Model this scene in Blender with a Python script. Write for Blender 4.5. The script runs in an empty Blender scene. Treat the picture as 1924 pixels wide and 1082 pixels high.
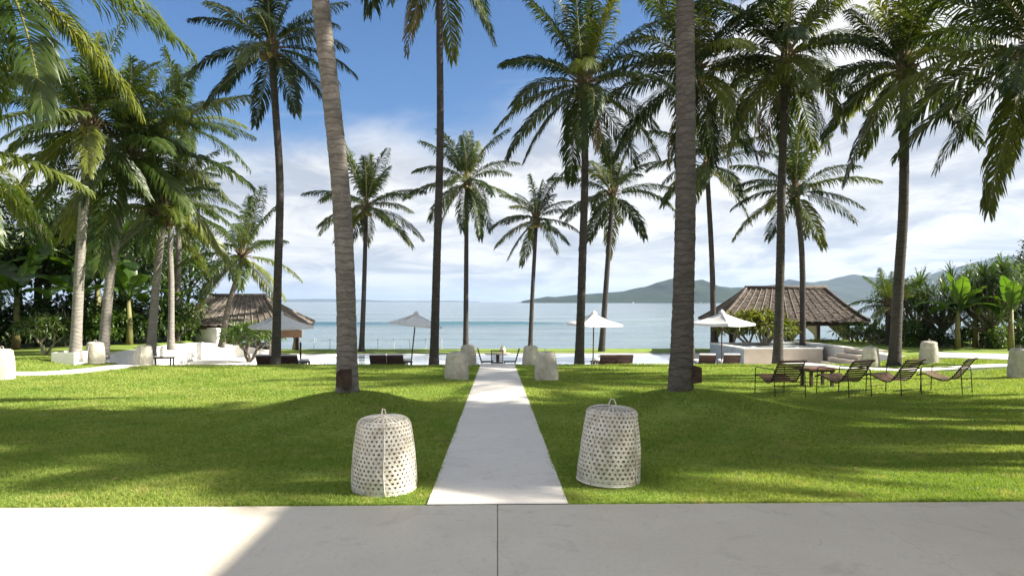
import bpy, math, random
import numpy as np
from mathutils import Vector, Matrix, noise

random.seed(7)
R = math.radians
PI = math.pi
scene = bpy.context.scene
COL = scene.collection

# ------------------------------------------------------------------ camera, sky, sun, exposure
CAM_H = 1.72
YAW = R(1.2)
FPX = 24.0 / 36.0 * 1924.0
cam_d = bpy.data.cameras.new('camera')
cam_d.lens = 24.0
cam_d.sensor_width = 36.0
cam_d.shift_y = 26.0 / 1924.0
cam_d.clip_start = 0.1
cam_d.clip_end = 60000.0
cam = bpy.data.objects.new('camera', cam_d)
cam.location = (0, 0, CAM_H)
cam.rotation_euler = (R(90), 0, -YAW)
COL.objects.link(cam)
scene.camera = cam

SUN_EL = R(34.0)
SUN_AZ = R(-3.0)          # from +X, negative = a little behind the camera
to_sun = Vector((math.cos(SUN_EL) * math.cos(SUN_AZ), math.cos(SUN_EL) * math.sin(SUN_AZ), math.sin(SUN_EL)))
sun_d = bpy.data.lights.new('sun', 'SUN')
sun_d.energy = 5.0
sun_d.angle = R(0.9)
sun_d.color = (1.0, 0.93, 0.80)
sun = bpy.data.objects.new('sun', sun_d)
sun.rotation_euler = (-to_sun).to_track_quat('-Z', 'Y').to_euler()
COL.objects.link(sun)

scene.view_settings.view_transform = 'Standard'
scene.view_settings.look = 'None'
scene.view_settings.gamma = 1.0
scene.view_settings.use_curve_mapping = False
scene.view_settings.exposure = 1.55
scene.cycles.max_bounces = 8
scene.cycles.transparent_max_bounces = 8
scene.cycles.volume_bounces = 0


class NT:
    """small helper to write node trees"""
    def __init__(self, tree):
        self.t = tree
        tree.nodes.clear()

    def n(self, kind, **kw):
        nd = self.t.nodes.new(kind)
        for k, v in kw.items():
            setattr(nd, k, v)
        return nd

    def put(self, sock, v):
        if hasattr(v, 'is_output'):
            self.t.links.new(v, sock)
        elif isinstance(v, (tuple, list)) and len(v) == 3 and sock.type == 'RGBA':
            sock.default_value = (*v, 1.0)
        else:
            sock.default_value = v

    def math(self, op, a, b=0.0, c=0.0, clamp=False):
        nd = self.n('ShaderNodeMath', operation=op, use_clamp=clamp)
        self.put(nd.inputs[0], a)
        self.put(nd.inputs[1], b)
        self.put(nd.inputs[2], c)
        return nd.outputs[0]

    def vmath(self, op, a, b=(0, 0, 0)):
        nd = self.n('ShaderNodeVectorMath', operation=op)
        self.put(nd.inputs[0], a)
        self.put(nd.inputs[1], b)
        return nd.outputs[0]

    def mix(self, fac, a, b, blend='MIX'):
        nd = self.n('ShaderNodeMix', data_type='RGBA', blend_type=blend)
        self.put(nd.inputs[0], fac)
        self.put(nd.inputs[6], a)
        self.put(nd.inputs[7], b)
        return nd.outputs[2]

    def noise(self, vec, scale, detail=3.0, rough=0.55, dist=0.0):
        nd = self.n('ShaderNodeTexNoise')
        if vec is not None:
            self.put(nd.inputs['Vector'], vec)
        nd.inputs['Scale'].default_value = scale
        nd.inputs['Detail'].default_value = detail
        nd.inputs['Roughness'].default_value = rough
        nd.inputs['Distortion'].default_value = dist
        return nd.outputs[0]

    def ramp(self, v, a, b, lo=0.0, hi=1.0, smooth=True):
        nd = self.n('ShaderNodeMapRange', interpolation_type='SMOOTHSTEP' if smooth else 'LINEAR')
        self.put(nd.inputs[0], v)
        self.put(nd.inputs[1], a)
        self.put(nd.inputs[2], b)
        self.put(nd.inputs[3], lo)
        self.put(nd.inputs[4], hi)
        return nd.outputs[0]

    def xyz(self, v):
        nd = self.n('ShaderNodeSeparateXYZ')
        self.put(nd.inputs[0], v)
        return nd.outputs

    def comb(self, x, y, z):
        nd = self.n('ShaderNodeCombineXYZ')
        for i, v in enumerate((x, y, z)):
            self.put(nd.inputs[i], v)
        return nd.outputs[0]


world = bpy.data.worlds.new('World')
scene.world = world
world.use_nodes = True
w = NT(world.node_tree)
SKY_STRENGTH = 0.10
sky = w.n('ShaderNodeTexSky', sky_type='NISHITA')
sky.sun_disc = False
sky.sun_elevation = SUN_EL
sky.sun_rotation = PI / 2 - SUN_AZ
sky.altitude = 0.0
sky.air_density = 1.1
sky.dust_density = 0.6
sky.ozone_density = 2.2
tc = w.n('ShaderNodeTexCoord')
dv = tc.outputs['Generated']
dx, dy, dz = w.xyz(dv)
zc = w.math('MAXIMUM', dz, 0.0)
zz = w.math('ADD', zc, 0.16)
pxp = w.math('DIVIDE', dx, zz)
pyp = w.math('DIVIDE', dy, zz)
cp = w.comb(w.math('MULTIPLY', pxp, 0.9), w.math('MULTIPLY', pyp, 0.95), 0.0)
n1 = w.noise(cp, 0.75, 8.0, 0.58, 0.35)
n2 = w.noise(w.comb(w.math('MULTIPLY', pxp, 0.8), w.math('MULTIPLY', pyp, 0.75), 1.7), 1.9, 9.0, 0.62, 0.6)
# broad cloud bank low over the sea, thicker toward the sun side
side = w.math('MAXIMUM', w.ramp(dx, -0.10, 0.95, 0.0, 1.0), w.ramp(dy, 0.25, -0.6, 0.0, 1.0))
bank = w.math('SUBTRACT', w.math('ADD', 0.235, w.math('MULTIPLY', side, 0.50)), zc)
cover = w.math('MAXIMUM', w.math('MULTIPLY', bank, 3.2), w.ramp(zc, 0.38, 0.62, -0.5, 0.10))
dens = w.math('ADD', n1, cover)
mask = w.ramp(dens, 0.40, 0.72)
# thin high wisps
wp = w.comb(w.math('ADD', w.math('MULTIPLY', pxp, 0.55), w.math('MULTIPLY', pyp, 0.30)), w.math('MULTIPLY', pyp, 2.6), 3.7)
n3 = w.noise(wp, 0.8, 7.0, 0.62, 0.6)
wisp = w.math('MULTIPLY', w.ramp(n3, 0.54, 0.80), 0.55)
mask = w.math('MAXIMUM', mask, wisp)
shade = w.ramp(n2, 0.36, 0.62, 0.0, 1.0)
ccol = w.mix(shade, (1.95, 2.1, 2.4), (3.75, 3.7, 3.6))
skyc = w.mix(1.0, sky.outputs[0], (0.255, 0.375, 0.515), 'MULTIPLY')
fin = w.mix(w.math('MULTIPLY', mask, 0.95), skyc, ccol)
bg = w.n('ShaderNodeBackground')
w.put(bg.inputs[0], fin)
bg.inputs[1].default_value = SKY_STRENGTH
wo = w.n('ShaderNodeOutputWorld')
w.put(wo.inputs[0], bg.outputs[0])


def at(u, v, Y):
    """world point at photo pixel (u, v) and distance Y down the garden"""
    k = (u - 962.0) / FPX
    d = Vector((math.cos(YAW) * k + math.sin(YAW), -math.sin(YAW) * k + math.cos(YAW), (567.0 - v) / FPX))
    t = Y / d.y
    return Vector((d.x * t, Y, CAM_H + d.z * t))


def atx(u, Y):
    return at(u, 567, Y).x


def sstep(a, b, x):
    t = min(1.0, max(0.0, (x - a) / (b - a)))
    return t * t * (3 - 2 * t)


# ------------------------------------------------------------------ materials
def principled(name):
    m = bpy.data.materials.new(name)
    m.use_nodes = True
    t = NT(m.node_tree)
    out = t.n('ShaderNodeOutputMaterial')
    b = t.n('ShaderNodeBsdfPrincipled')
    t.put(out.inputs[0], b.outputs[0])
    return m, t, b, out


def mat(name, c1, c2=None, rough=0.7, scale=6.0, bump=0.0, bscale=None, spec=0.4, rnd=0.0, metal=0.0,
        stretch=(1, 1, 1), detail=5.0, lo=0.35, hi=0.68):
    m, t, b, out = principled(name)
    tcn = t.n('ShaderNodeTexCoord')
    mp = t.n('ShaderNodeMapping')
    t.put(mp.inputs[0], tcn.outputs['Object'])
    mp.inputs['Scale'].default_value = stretch
    c2 = c2 or tuple(x * 0.75 for x in c1)
    col = t.mix(t.ramp(t.noise(mp.outputs[0], scale, detail), lo, hi), c1, c2)
    if rnd:
        oi = t.n('ShaderNodeObjectInfo')
        f = t.math('ADD', 1.0 - rnd, t.math('MULTIPLY', oi.outputs['Random'], 2 * rnd))
        g = t.n('ShaderNodeVectorMath', operation='SCALE')
        t.put(g.inputs[0], col)
        t.put(g.inputs['Scale'], f)
        col = g.outputs[0]
    t.put(b.inputs['Base Color'], col)
    b.inputs['Roughness'].default_value = rough
    b.inputs['Specular IOR Level'].default_value = spec
    b.inputs['Metallic'].default_value = metal
    if bump:
        bn = t.n('ShaderNodeBump')
        bn.inputs['Strength'].default_value = bump
        bn.inputs['Distance'].default_value = 0.02
        t.put(bn.inputs['Height'], t.noise(mp.outputs[0], bscale or scale * 5, 4.0, 0.6))
        t.put(b.inputs['Normal'], bn.outputs[0])
    return m


def leaf_mat(name, c1, c2, trans=0.35, tcol=None, rough=0.45, spec=0.5, scale=1.2, rnd=0.25, c3=None):
    """leaf: glossy top, light passing through"""
    m, t, b, out = principled(name)
    tcn = t.n('ShaderNodeTexCoord')
    oi = t.n('ShaderNodeObjectInfo')
    vec = t.vmath('ADD', tcn.outputs['Object'], oi.outputs['Location'])
    col = t.mix(t.ramp(t.noise(vec, scale, 4.0), 0.35, 0.66), c1, c2)
    if c3:
        col = t.mix(t.ramp(oi.outputs['Random'], 0.55, 1.0), col, c3)
    f = t.math('ADD', 1.0 - rnd, t.math('MULTIPLY', oi.outputs['Random'], 2 * rnd))
    g = t.n('ShaderNodeVectorMath', operation='SCALE')
    t.put(g.inputs[0], col)
    t.put(g.inputs['Scale'], f)
    t.put(b.inputs['Base Color'], g.outputs[0])
    b.inputs['Roughness'].default_value = rough
    b.inputs['Specular IOR Level'].default_value = spec
    tr = t.n('ShaderNodeBsdfTranslucent')
    tt = t.mix(1.0, g.outputs[0], tcol or (2.4, 2.3, 0.8), 'MULTIPLY')
    t.put(tr.inputs[0], tt)
    ms = t.n('ShaderNodeMixShader')
    ms.inputs[0].default_value = trans
    t.put(ms.inputs[1], b.outputs[0])
    t.put(ms.inputs[2], tr.outputs[0])
    t.put(out.inputs[0], ms.outputs[0])
    return m


def mat_terrazzo(name, c1, c2, *a, **k):
    m, t, b, out = principled(name)
    g = t.n('ShaderNodeNewGeometry')
    p = g.outputs['Position']
    col = t.mix(t.ramp(t.noise(p, 0.9, 8.0, 0.62), 0.30, 0.75), c1, tuple((x + y) / 2 for x, y in zip(c1, c2)))
    col = t.mix(t.math('MULTIPLY', t.ramp(t.noise(p, 26.0, 7.0, 0.7), 0.48, 0.72), 0.75), col, c2)
    col = t.mix(t.math('MULTIPLY', t.ramp(t.noise(p, 5.0, 9.0, 0.7, 0.8), 0.58, 0.70), 0.5), col, tuple(x * 0.76 for x in c2))
    col = t.mix(t.math('MULTIPLY', t.ramp(t.noise(p, 1.7, 5.0, 0.6, 1.5), 0.56, 0.66), 0.28), col, tuple(x * 0.72 for x in c2))
    t.put(b.inputs['Base Color'], col)
    t.put(b.inputs['Roughness'], t.ramp(t.noise(p, 3.0, 6.0), 0.3, 0.7, 0.42, 0.62))
    b.inputs['Specular IOR Level'].default_value = 0.3
    return m


M = {}
M['terrace'] = mat_terrazzo('terrace_terrazzo', (0.70, 0.625, 0.51), (0.56, 0.49, 0.395), 0.55, 2.2, 0.10, 60, spec=0.35, detail=9, rnd=0.02)
M['path'] = mat_terrazzo('path_concrete', (0.70, 0.66, 0.60), (0.58, 0.54, 0.485))
M['white_stone'] = mat('white_stone', (0.80, 0.79, 0.76), (0.68, 0.66, 0.63), 0.8, 1.3, 0.15, 30, detail=8)
M['white_wall'] = mat('white_render', (0.80, 0.79, 0.77), (0.66, 0.65, 0.62), 0.85, 0.9, 0.15, 20, detail=8)
M['grey_tile'] = mat('grey_tile', (0.36, 0.40, 0.42), (0.26, 0.30, 0.33), 0.5, 4.0, 0.1, 20)
M['cream_stone'] = mat('cream_stone', (0.55, 0.48, 0.40), (0.46, 0.40, 0.33), 0.8, 2.0, 0.15, 30)
M['soil'] = mat('lawn_soil', (0.22, 0.295, 0.066), (0.155, 0.215, 0.046), 0.95, 2.2, 0.5, 35, spec=0.1)
M['sand'] = mat('sand', (0.36, 0.31, 0.24), (0.28, 0.24, 0.18), 0.95, 3.0, 0.3, 30)
M['basket'] = mat('painted_cane', (0.66, 0.63, 0.56), (0.50, 0.455, 0.375), 0.7, 9.0, 0.25, 60, rnd=0.05)
M['liner'] = mat('basket_inside', (0.52, 0.45, 0.34), (0.36, 0.30, 0.22), 0.9, 6.0, 0.2, 40)
M['wood_dark'] = mat('dark_teak', (0.060, 0.034, 0.024), (0.035, 0.020, 0.015), 0.5, 5.0, 0.2, 40, stretch=(1, 1, 8), rnd=0.2)
M['wood_brown'] = mat('brown_teak', (0.16, 0.085, 0.055), (0.10, 0.052, 0.035), 0.5, 6.0, 0.2, 40, stretch=(6, 1, 1), rnd=0.25)
M['lounger'] = mat('lounger_weave', (0.075, 0.040, 0.030), (0.045, 0.024, 0.019), 0.6, 8.0, rnd=0.2)
M['black_metal'] = mat('black_metal', (0.018, 0.018, 0.02), (0.03, 0.028, 0.027), 0.45, 20, spec=0.5)
M['fabric'] = mat('white_canvas', (0.78, 0.78, 0.78), (0.70, 0.70, 0.70), 0.9, 3.0, 0.15, 50)
M['curtain'] = mat('cream_curtain', (0.66, 0.60, 0.50), (0.55, 0.49, 0.40), 0.9, 3.0, 0.2, 20, stretch=(6, 6, 1))
M['rust'] = mat('rusty_steel', (0.085, 0.047, 0.028), (0.038, 0.024, 0.017), 0.8, 9.0, 0.4, 50)
M['shingle'] = mat('weathered_shingle', (0.140, 0.112, 0.095), (0.068, 0.054, 0.047), 0.9, 3.5, 0.4, 25, detail=8)
M['shingle_grey'] = mat('grey_shingle', (0.23, 0.20, 0.175), (0.125, 0.105, 0.092), 0.9, 3.5, 0.4, 25, detail=8)
M['batten'] = mat('pale_batten', (0.31, 0.265, 0.215), (0.22, 0.185, 0.15), 0.8, 6.0)
M['roof_under'] = mat('roof_under', (0.10, 0.075, 0.055), (0.06, 0.045, 0.035), 0.9, 4.0)
M['coconut'] = mat('coconut', (0.20, 0.20, 0.04), (0.23, 0.14, 0.04), 0.5, 3.0, rnd=0.3)
M['fibre'] = mat('palm_fibre', (0.15, 0.11, 0.07), (0.07, 0.05, 0.033), 0.95, 7.0, 0.6, 40)
M['bark'] = mat('bark', (0.15, 0.13, 0.105), (0.09, 0.075, 0.06), 0.95, 6.0, 0.6, 30)
M['bark_pale'] = mat('pale_bark', (0.33, 0.30, 0.25), (0.20, 0.175, 0.14), 0.9, 5.0, 0.5, 30)
M['stem'] = mat('banana_stem', (0.17, 0.17, 0.06), (0.12, 0.08, 0.04), 0.6, 4.0, 0.2, 30, stretch=(1, 1, 0.3))
M['bamboo'] = mat('bamboo_cane', (0.42, 0.27, 0.09), (0.28, 0.19, 0.06), 0.5, 3.0)
M['ceramic'] = mat('cream_ceramic', (0.70, 0.65, 0.50), (0.62, 0.56, 0.42), 0.4, 5.0)
M['canvas_orange'] = mat('orange_sign_board', (0.62, 0.36, 0.22), (0.52, 0.29, 0.17), 0.7, 5.0)
M['rope'] = mat('white_rope', (0.75, 0.74, 0.72), None, 0.9, 20)

M['frond'] = leaf_mat('palm_frond', (0.0145, 0.031, 0.008), (0.030, 0.050, 0.011), 0.26, (3.0, 2.6, 0.5), 0.46, 0.32, 0.9, 0.3, c3=(0.062, 0.078, 0.015))
M['frond_sunlit'] = leaf_mat('palm_frond_sunlit', (0.036, 0.070, 0.014), (0.068, 0.105, 0.020), 0.30, (2.6, 2.3, 0.5), 0.42, 0.42, 0.9, 0.3, c3=(0.11, 0.13, 0.026))  # frond colour brightened to look sunlit, mainly for the palms at left
M['frond_old'] = leaf_mat('palm_frond_old', (0.10, 0.085, 0.035), (0.12, 0.085, 0.045), 0.20, (1.6, 1.4, 0.7), 0.5, 0.4, 1.0, 0.3)
M['rachis'] = mat('palm_rachis', (0.20, 0.19, 0.06), (0.14, 0.12, 0.04), 0.5, 4.0)
M['leaf_dark'] = leaf_mat('dark_leaf', (0.022, 0.048, 0.012), (0.046, 0.080, 0.018), 0.20, None, 0.4, 0.5, 1.3)
M['leaf_pandan'] = leaf_mat('pandanus_leaf', (0.026, 0.054, 0.014), (0.052, 0.088, 0.022), 0.22, None, 0.42, 0.4, 1.0)
M['leaf_mid'] = leaf_mat('mid_leaf', (0.035, 0.075, 0.014), (0.070, 0.115, 0.020), 0.3, None, 0.42, 0.5, 1.3)
M['leaf_yellow'] = leaf_mat('yellow_green_leaf', (0.10, 0.13, 0.022), (0.15, 0.165, 0.035), 0.35, (1.9, 1.8, 0.7), 0.5, 0.4, 1.6)
M['leaf_banana'] = leaf_mat('banana_leaf', (0.040, 0.085, 0.015), (0.065, 0.120, 0.020), 0.36, (2.2, 2.2, 0.6), 0.35, 0.5, 0.8, 0.35)


def trunk_mat(name, a, b_, ring):
    m, t, b, out = principled(name)
    tcn = t.n('ShaderNodeTexCoord')
    o = tcn.outputs['Object']
    mp = t.n('ShaderNodeMapping')
    t.put(mp.inputs[0], o)
    mp.inputs['Scale'].default_value = (1.0, 1.0, 5.0)
    x, y, z = t.xyz(o)
    n_big = t.noise(o, 1.3, 5.0, 0.6)
    n_str = t.noise(mp.outputs[0], 4.5, 6.0, 0.65)
    n_fine = t.noise(o, 40.0, 4.0, 0.6)
    col = t.mix(t.ramp(n_str, 0.36, 0.66), a, b_)
    col = t.mix(t.ramp(n_big, 0.50, 0.74), col, tuple(k * 0.62 for k in a))
    lich = t.math('MULTIPLY', t.ramp(t.noise(o, 3.3, 7.0, 0.7, 0.6), 0.60, 0.70), 0.55)
    col = t.mix(lich, col, tuple(min(0.5, k * 1.5) for k in b_))
    col = t.mix(t.math('MULTIPLY', t.ramp(t.noise(o, 5.5, 6.0, 0.65, 1.0), 0.62, 0.72), 0.6), col, tuple(k * 0.35 for k in a))
    zz_ = t.math('ADD', t.math('MULTIPLY', z, 8.0), t.math('MULTIPLY', n_big, 5.0))
    fr = t.math('FRACT', zz_)
    sc = t.ramp(t.math('ABSOLUTE', t.math('SUBTRACT', fr, 0.5)), 0.36, 0.5)
    col = t.mix(t.math('MULTIPLY', t.math('MULTIPLY', sc, t.ramp(n_str, 0.3, 0.6, 0.15, 1.0)), 0.5), col, ring)
    t.put(b.inputs['Base Color'], col)
    b.inputs['Roughness'].default_value = 0.9
    b.inputs['Specular IOR Level'].default_value = 0.25
    bn = t.n('ShaderNodeBump')
    bn.inputs['Strength'].default_value = 0.7
    bn.inputs['Distance'].default_value = 0.02
    h = t.math('ADD', t.math('MULTIPLY', n_fine, 0.5), t.math('SUBTRACT', n_str, t.math('MULTIPLY', sc, 0.8)))
    t.put(bn.inputs['Height'], h)
    t.put(b.inputs['Normal'], bn.outputs[0])
    return m


M['trunk'] = trunk_mat('palm_trunk', (0.165, 0.145, 0.125), (0.255, 0.228, 0.198), (0.075, 0.064, 0.055))
M['trunk_shaded'] = trunk_mat('palm_trunk_shaded', (0.052, 0.046, 0.043), (0.082, 0.072, 0.066), (0.028, 0.024, 0.022))  # trunk colour darkened to put in the shade on the backlit row
M['trunk_mid'] = trunk_mat('palm_trunk_mid', (0.098, 0.085, 0.075), (0.150, 0.130, 0.115), (0.05, 0.043, 0.038))
M['trunk_pale'] = trunk_mat('palm_trunk_pale', (0.215, 0.198, 0.178), (0.30, 0.278, 0.25), (0.10, 0.09, 0.08))


def grass_mat():
    m, t, b, out = principled('grass_blades')
    g = t.n('ShaderNodeNewGeometry')
    p = g.outputs['Position']
    col = t.mix(t.ramp(t.noise(p, 0.55, 5.0), 0.34, 0.68), (0.250, 0.335, 0.068), (0.390, 0.430, 0.115))
    col = t.mix(t.ramp(t.noise(p, 22.0, 3.0), 0.40, 0.70), col, (0.135, 0.225, 0.042))
    col = t.mix(t.math('MULTIPLY', t.ramp(t.noise(p, 3.2, 4.0), 0.54, 0.74), 0.7), col, (0.44, 0.40, 0.16))
    t.put(b.inputs['Base Color'], col)
    b.inputs['Roughness'].default_value = 0.6
    b.inputs['Specular IOR Level'].default_value = 0.2
    tr = t.n('ShaderNodeBsdfTranslucent')
    t.put(tr.inputs[0], t.mix(1.0, col, (1.25, 1.3, 0.6), 'MULTIPLY'))
    ms = t.n('ShaderNodeMixShader')
    ms.inputs[0].default_value = 0.4
    t.put(ms.inputs[1], b.outputs[0])
    t.put(ms.inputs[2], tr.outputs[0])
    t.put(out.inputs[0], ms.outputs[0])
    return m


M['grass'] = grass_mat()


def sea_mat():
    m, t, b, out = principled('sea_water')
    g = t.n('ShaderNodeNewGeometry')
    p = g.outputs['Position']
    x, y, z = t.xyz(p)
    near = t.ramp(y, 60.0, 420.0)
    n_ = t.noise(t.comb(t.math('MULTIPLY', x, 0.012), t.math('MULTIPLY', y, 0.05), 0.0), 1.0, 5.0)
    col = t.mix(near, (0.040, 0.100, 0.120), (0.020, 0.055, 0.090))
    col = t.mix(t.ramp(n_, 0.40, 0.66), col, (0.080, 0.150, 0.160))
    t.put(b.inputs['Base Color'], col)
    b.inputs['Roughness'].default_value = 0.13
    b.inputs['IOR'].default_value = 1.33
    v1 = t.comb(t.math('MULTIPLY', x, 0.35), t.math('MULTIPLY', y, 0.9), 0.0)
    v2 = t.comb(t.math('MULTIPLY', x, 0.03), t.math('MULTIPLY', y, 0.16), 0.0)
    h = t.math('ADD', t.math('MULTIPLY', t.noise(v1, 1.0, 5.0, 0.6, 0.3), 0.16), t.math('MULTIPLY', t.noise(v2, 1.0, 4.0, 0.55), 1.9))
    bn = t.n('ShaderNodeBump')
    bn.inputs['Strength'].default_value = 0.30
    bn.inputs['Distance'].default_value = 0.9
    t.put(bn.inputs['Height'], h)
    t.put(b.inputs['Normal'], bn.outputs[0])
    return m


M['sea'] = sea_mat()


def pool_mat():
    m, t, b, out = principled('pool_water')
    g = t.n('ShaderNodeNewGeometry')
    p = g.outputs['Position']
    b.inputs['Base Color'].default_value = (0.50, 0.57, 0.63, 1)
    b.inputs['Roughness'].default_value = 0.04
    b.inputs['IOR'].default_value = 1.33
    bn = t.n('ShaderNodeBump')
    bn.inputs['Strength'].default_value = 0.15
    bn.inputs['Distance'].default_value = 0.03
    t.put(bn.inputs['Height'], t.noise(p, 2.2, 3.0))
    t.put(b.inputs['Normal'], bn.outputs[0])
    return m


M['pool'] = pool_mat()
M['hill'] = mat('forest_hill', (0.014, 0.027, 0.018), (0.028, 0.044, 0.026), 0.95, 0.012, 0.8, 0.05, spec=0.1, detail=9)


# ------------------------------------------------------------------ mesh helpers
class MB:
    def __init__(self):
        self.v, self.f = [], []

    def add(self, vs, fs):
        o = len(self.v)
        self.v.extend([tuple(q) for q in vs])
        self.f.extend([tuple(i + o for i in f) for f in fs])
        return self

    def box(self, c, s, rot=None, taper=None):
        x, y, z = s[0] / 2, s[1] / 2, s[2] / 2
        tx, ty = taper or (1, 1)
        vs = [Vector(q) for q in ((-x, -y, -z), (x, -y, -z), (x, y, -z), (-x, y, -z),
                                  (-x * tx, -y * ty, z), (x * tx, -y * ty, z), (x * tx, y * ty, z), (-x * tx, y * ty, z))]
        if rot is not None:
            vs = [rot @ q for q in vs]
        c = Vector(c)
        return self.add([q + c for q in vs], [(0, 3, 2, 1), (4, 5, 6, 7), (0, 1, 5, 4), (1, 2, 6, 5), (2, 3, 7, 6), (3, 0, 4, 7)])

    def bar(self, a, b, w, h=None, up=(0, 0, 1)):
        a, b = Vector(a), Vector(b)
        d = (b - a)
        L = d.length
        z = d.normalized()
        x = Vector(up).cross(z)
        if x.length < 1e-4:
            x = Vector((1, 0, 0)).cross(z)
        x.normalize()
        y = z.cross(x)
        m = Matrix((x, y, z)).transposed()
        return self.box((a + b) / 2, (w, h or w, L), m)

    def tube(self, pts, rad, n=8, cap=True, closed=False):
        pts = [Vector(p) for p in pts]
        k = len(pts)
        rs = rad if isinstance(rad, (list, tuple)) else [rad] * k
        vs, fs = [], []
        side = None
        for i, p in enumerate(pts):
            if closed:
                t = pts[(i + 1) % k] - pts[i - 1]
            else:
                t = pts[min(i + 1, k - 1)] - pts[max(i - 1, 0)]
            t.normalize()
            if side is None:
                side = Vector((1, 0, 0)) if abs(t.x) < 0.9 else Vector((0, 1, 0))
            side = side - t * side.dot(t)
            side.normalize()
            o = t.cross(side)
            for j in range(n):
                a = 2 * PI * j / n
                vs.append(p + (side * math.cos(a) + o * math.sin(a)) * rs[i])
        for i in range(k if closed else k - 1):
            i2 = (i + 1) % k
            for j in range(n):
                j2 = (j + 1) % n
                fs.append((i * n + j, i * n + j2, i2 * n + j2, i2 * n + j))
        if cap and not closed:
            fs.append(tuple(range(n - 1, -1, -1)))
            fs.append(tuple((k - 1) * n + j for j in range(n)))
        return self.add(vs, fs)

    def lathe(self, prof, n=24, c=(0, 0, 0)):
        vs, fs = [], []
        for r, z in prof:
            for j in range(n):
                a = 2 * PI * j / n
                vs.append((c[0] + r * math.cos(a), c[1] + r * math.sin(a), c[2] + z))
        for i in range(len(prof) - 1):
            for j in range(n):
                j2 = (j + 1) % n
                fs.append((i * n + j, i * n + j2, (i + 1) * n + j2, (i + 1) * n + j))
        return self.add(vs, fs)

    def mesh(self, name, m, smooth=False):
        me = bpy.data.meshes.new(name)
        me.from_pydata(self.v, [], self.f)
        if m:
            me.materials.append(m)
        if smooth:
            me.shade_smooth()
        me.update()
        return me

    def build(self, name, m, parent=None, smooth=False, loc=None):
        return link(name, self.mesh(name, m, smooth), parent, loc)


def link(name, me, parent=None, loc=None, rz=None, rot=None, scale=None):
    o = bpy.data.objects.new(name, me)
    COL.objects.link(o)
    if parent:
        o.parent = parent
    if loc is not None:
        o.location = loc
    if rz is not None:
        o.rotation_euler = (0, 0, rz)
    if rot is not None:
        o.rotation_euler = rot
    if scale is not None:
        o.scale = (scale,) * 3 if not hasattr(scale, '__len__') else scale
    return o


def tag(o, label, cat, group=None):
    o['label'] = label
    o['category'] = cat
    if group:
        o['group'] = group
    return o


def thing(name, label, cat, loc=(0, 0, 0), rz=0.0, group=None, scale=1.0):
    o = link(name, None, None, loc, rz, None, scale)
    o.empty_display_size = 0.2
    return tag(o, label, cat, group)


def struct(o, kind='structure'):
    o['kind'] = kind
    return o


def copy_tree(root, loc=None, rz=None, label=None, scale=None):
    r = root.copy()
    COL.objects.link(r)
    if loc is not None:
        r.location = loc
    if rz is not None:
        r.rotation_euler = (0, 0, rz)
    if scale is not None:
        r.scale = (scale,) * 3
    if label:
        r['label'] = label
    for ch in list(root.children):
        c = ch.copy()
        COL.objects.link(c)
        c.parent = r
        for g in list(ch.children):
            d = g.copy()
            COL.objects.link(d)
            d.parent = c
    return r


def np_mesh(name, co, tri, m):
    """fast triangle mesh from numpy arrays"""
    me = bpy.data.meshes.new(name)
    nv, nf = len(co), len(tri)
    me.vertices.add(nv)
    me.vertices.foreach_set('co', np.ascontiguousarray(co, dtype=np.float32).ravel())
    me.loops.add(nf * 3)
    me.loops.foreach_set('vertex_index', np.ascontiguousarray(tri, dtype=np.int32).ravel())
    me.polygons.add(nf)
    me.polygons.foreach_set('loop_start', np.arange(0, nf * 3, 3, dtype=np.int32))
    me.materials.append(m)
    me.update()
    return me


# ------------------------------------------------------------------ the ground
MOUND_A = at(653, 727, 11.3)
MOUND_B = at(1278, 729, 11.3)


def ground_z(x, y):
    base = -0.0257 * (y - 5.8) - 0.012
    s = sstep(12.6, 15.2, abs(x))
    z = base * (1 - s) + max(base, -0.17) * s
    for mx, my, h, r in ((MOUND_A.x, 11.35, 0.40, 1.25), (MOUND_B.x, 11.35, 0.38, 1.3), (MOUND_B.x + 1.3, 10.6, 0.12, 1.2)):
        d2 = (x - mx) ** 2 + (y - my) ** 2
        z += h * math.exp(-d2 / (r * r)) * sstep(0.62, 1.9, abs(x))
    if y < 24.5 and y > 6.0:
        z += 0.025 * (noise.noise((x * 0.35, y * 0.35, 1.3))) * sstep(6.0, 8.0, y) * sstep(0.6, 1.4, abs(x))
    return z


DECK_Z = -1.0
LAWN_END = 24.0


def grid_sheet(name, xs, ys, zf, m):
    xs, ys = list(xs), list(ys)
    vs = [(x, y, zf(x, y)) for y in ys for x in xs]
    n = len(xs)
    fs = [(j * n + i, j * n + i + 1, (j + 1) * n + i + 1, (j + 1) * n + i) for j in range(len(ys) - 1) for i in range(n - 1)]
    return MB().add(vs, fs).build(name, m, None, True)


xs = [-45 + i * 1.0 for i in range(30)] + [-15 + i * 0.3 for i in range(100)] + [15 + i for i in range(31)]
ys = [5.80 + i * (LAWN_END - 5.80) / 72 for i in range(73)]
struct(grid_sheet('lawn', xs, ys, ground_z, M['soil']))
wl = [-14.1 - 0.5 * i for i in range(64)]
struct(grid_sheet('side_lawn', sorted(wl), [LAWN_END + i for i in range(24)], ground_z, M['soil']))
wr = [14.6 + 0.5 * i for i in range(64)]
struct(grid_sheet('side_lawn', wr, [LAWN_END + i for i in range(11)], ground_z, M['soil']))
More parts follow.
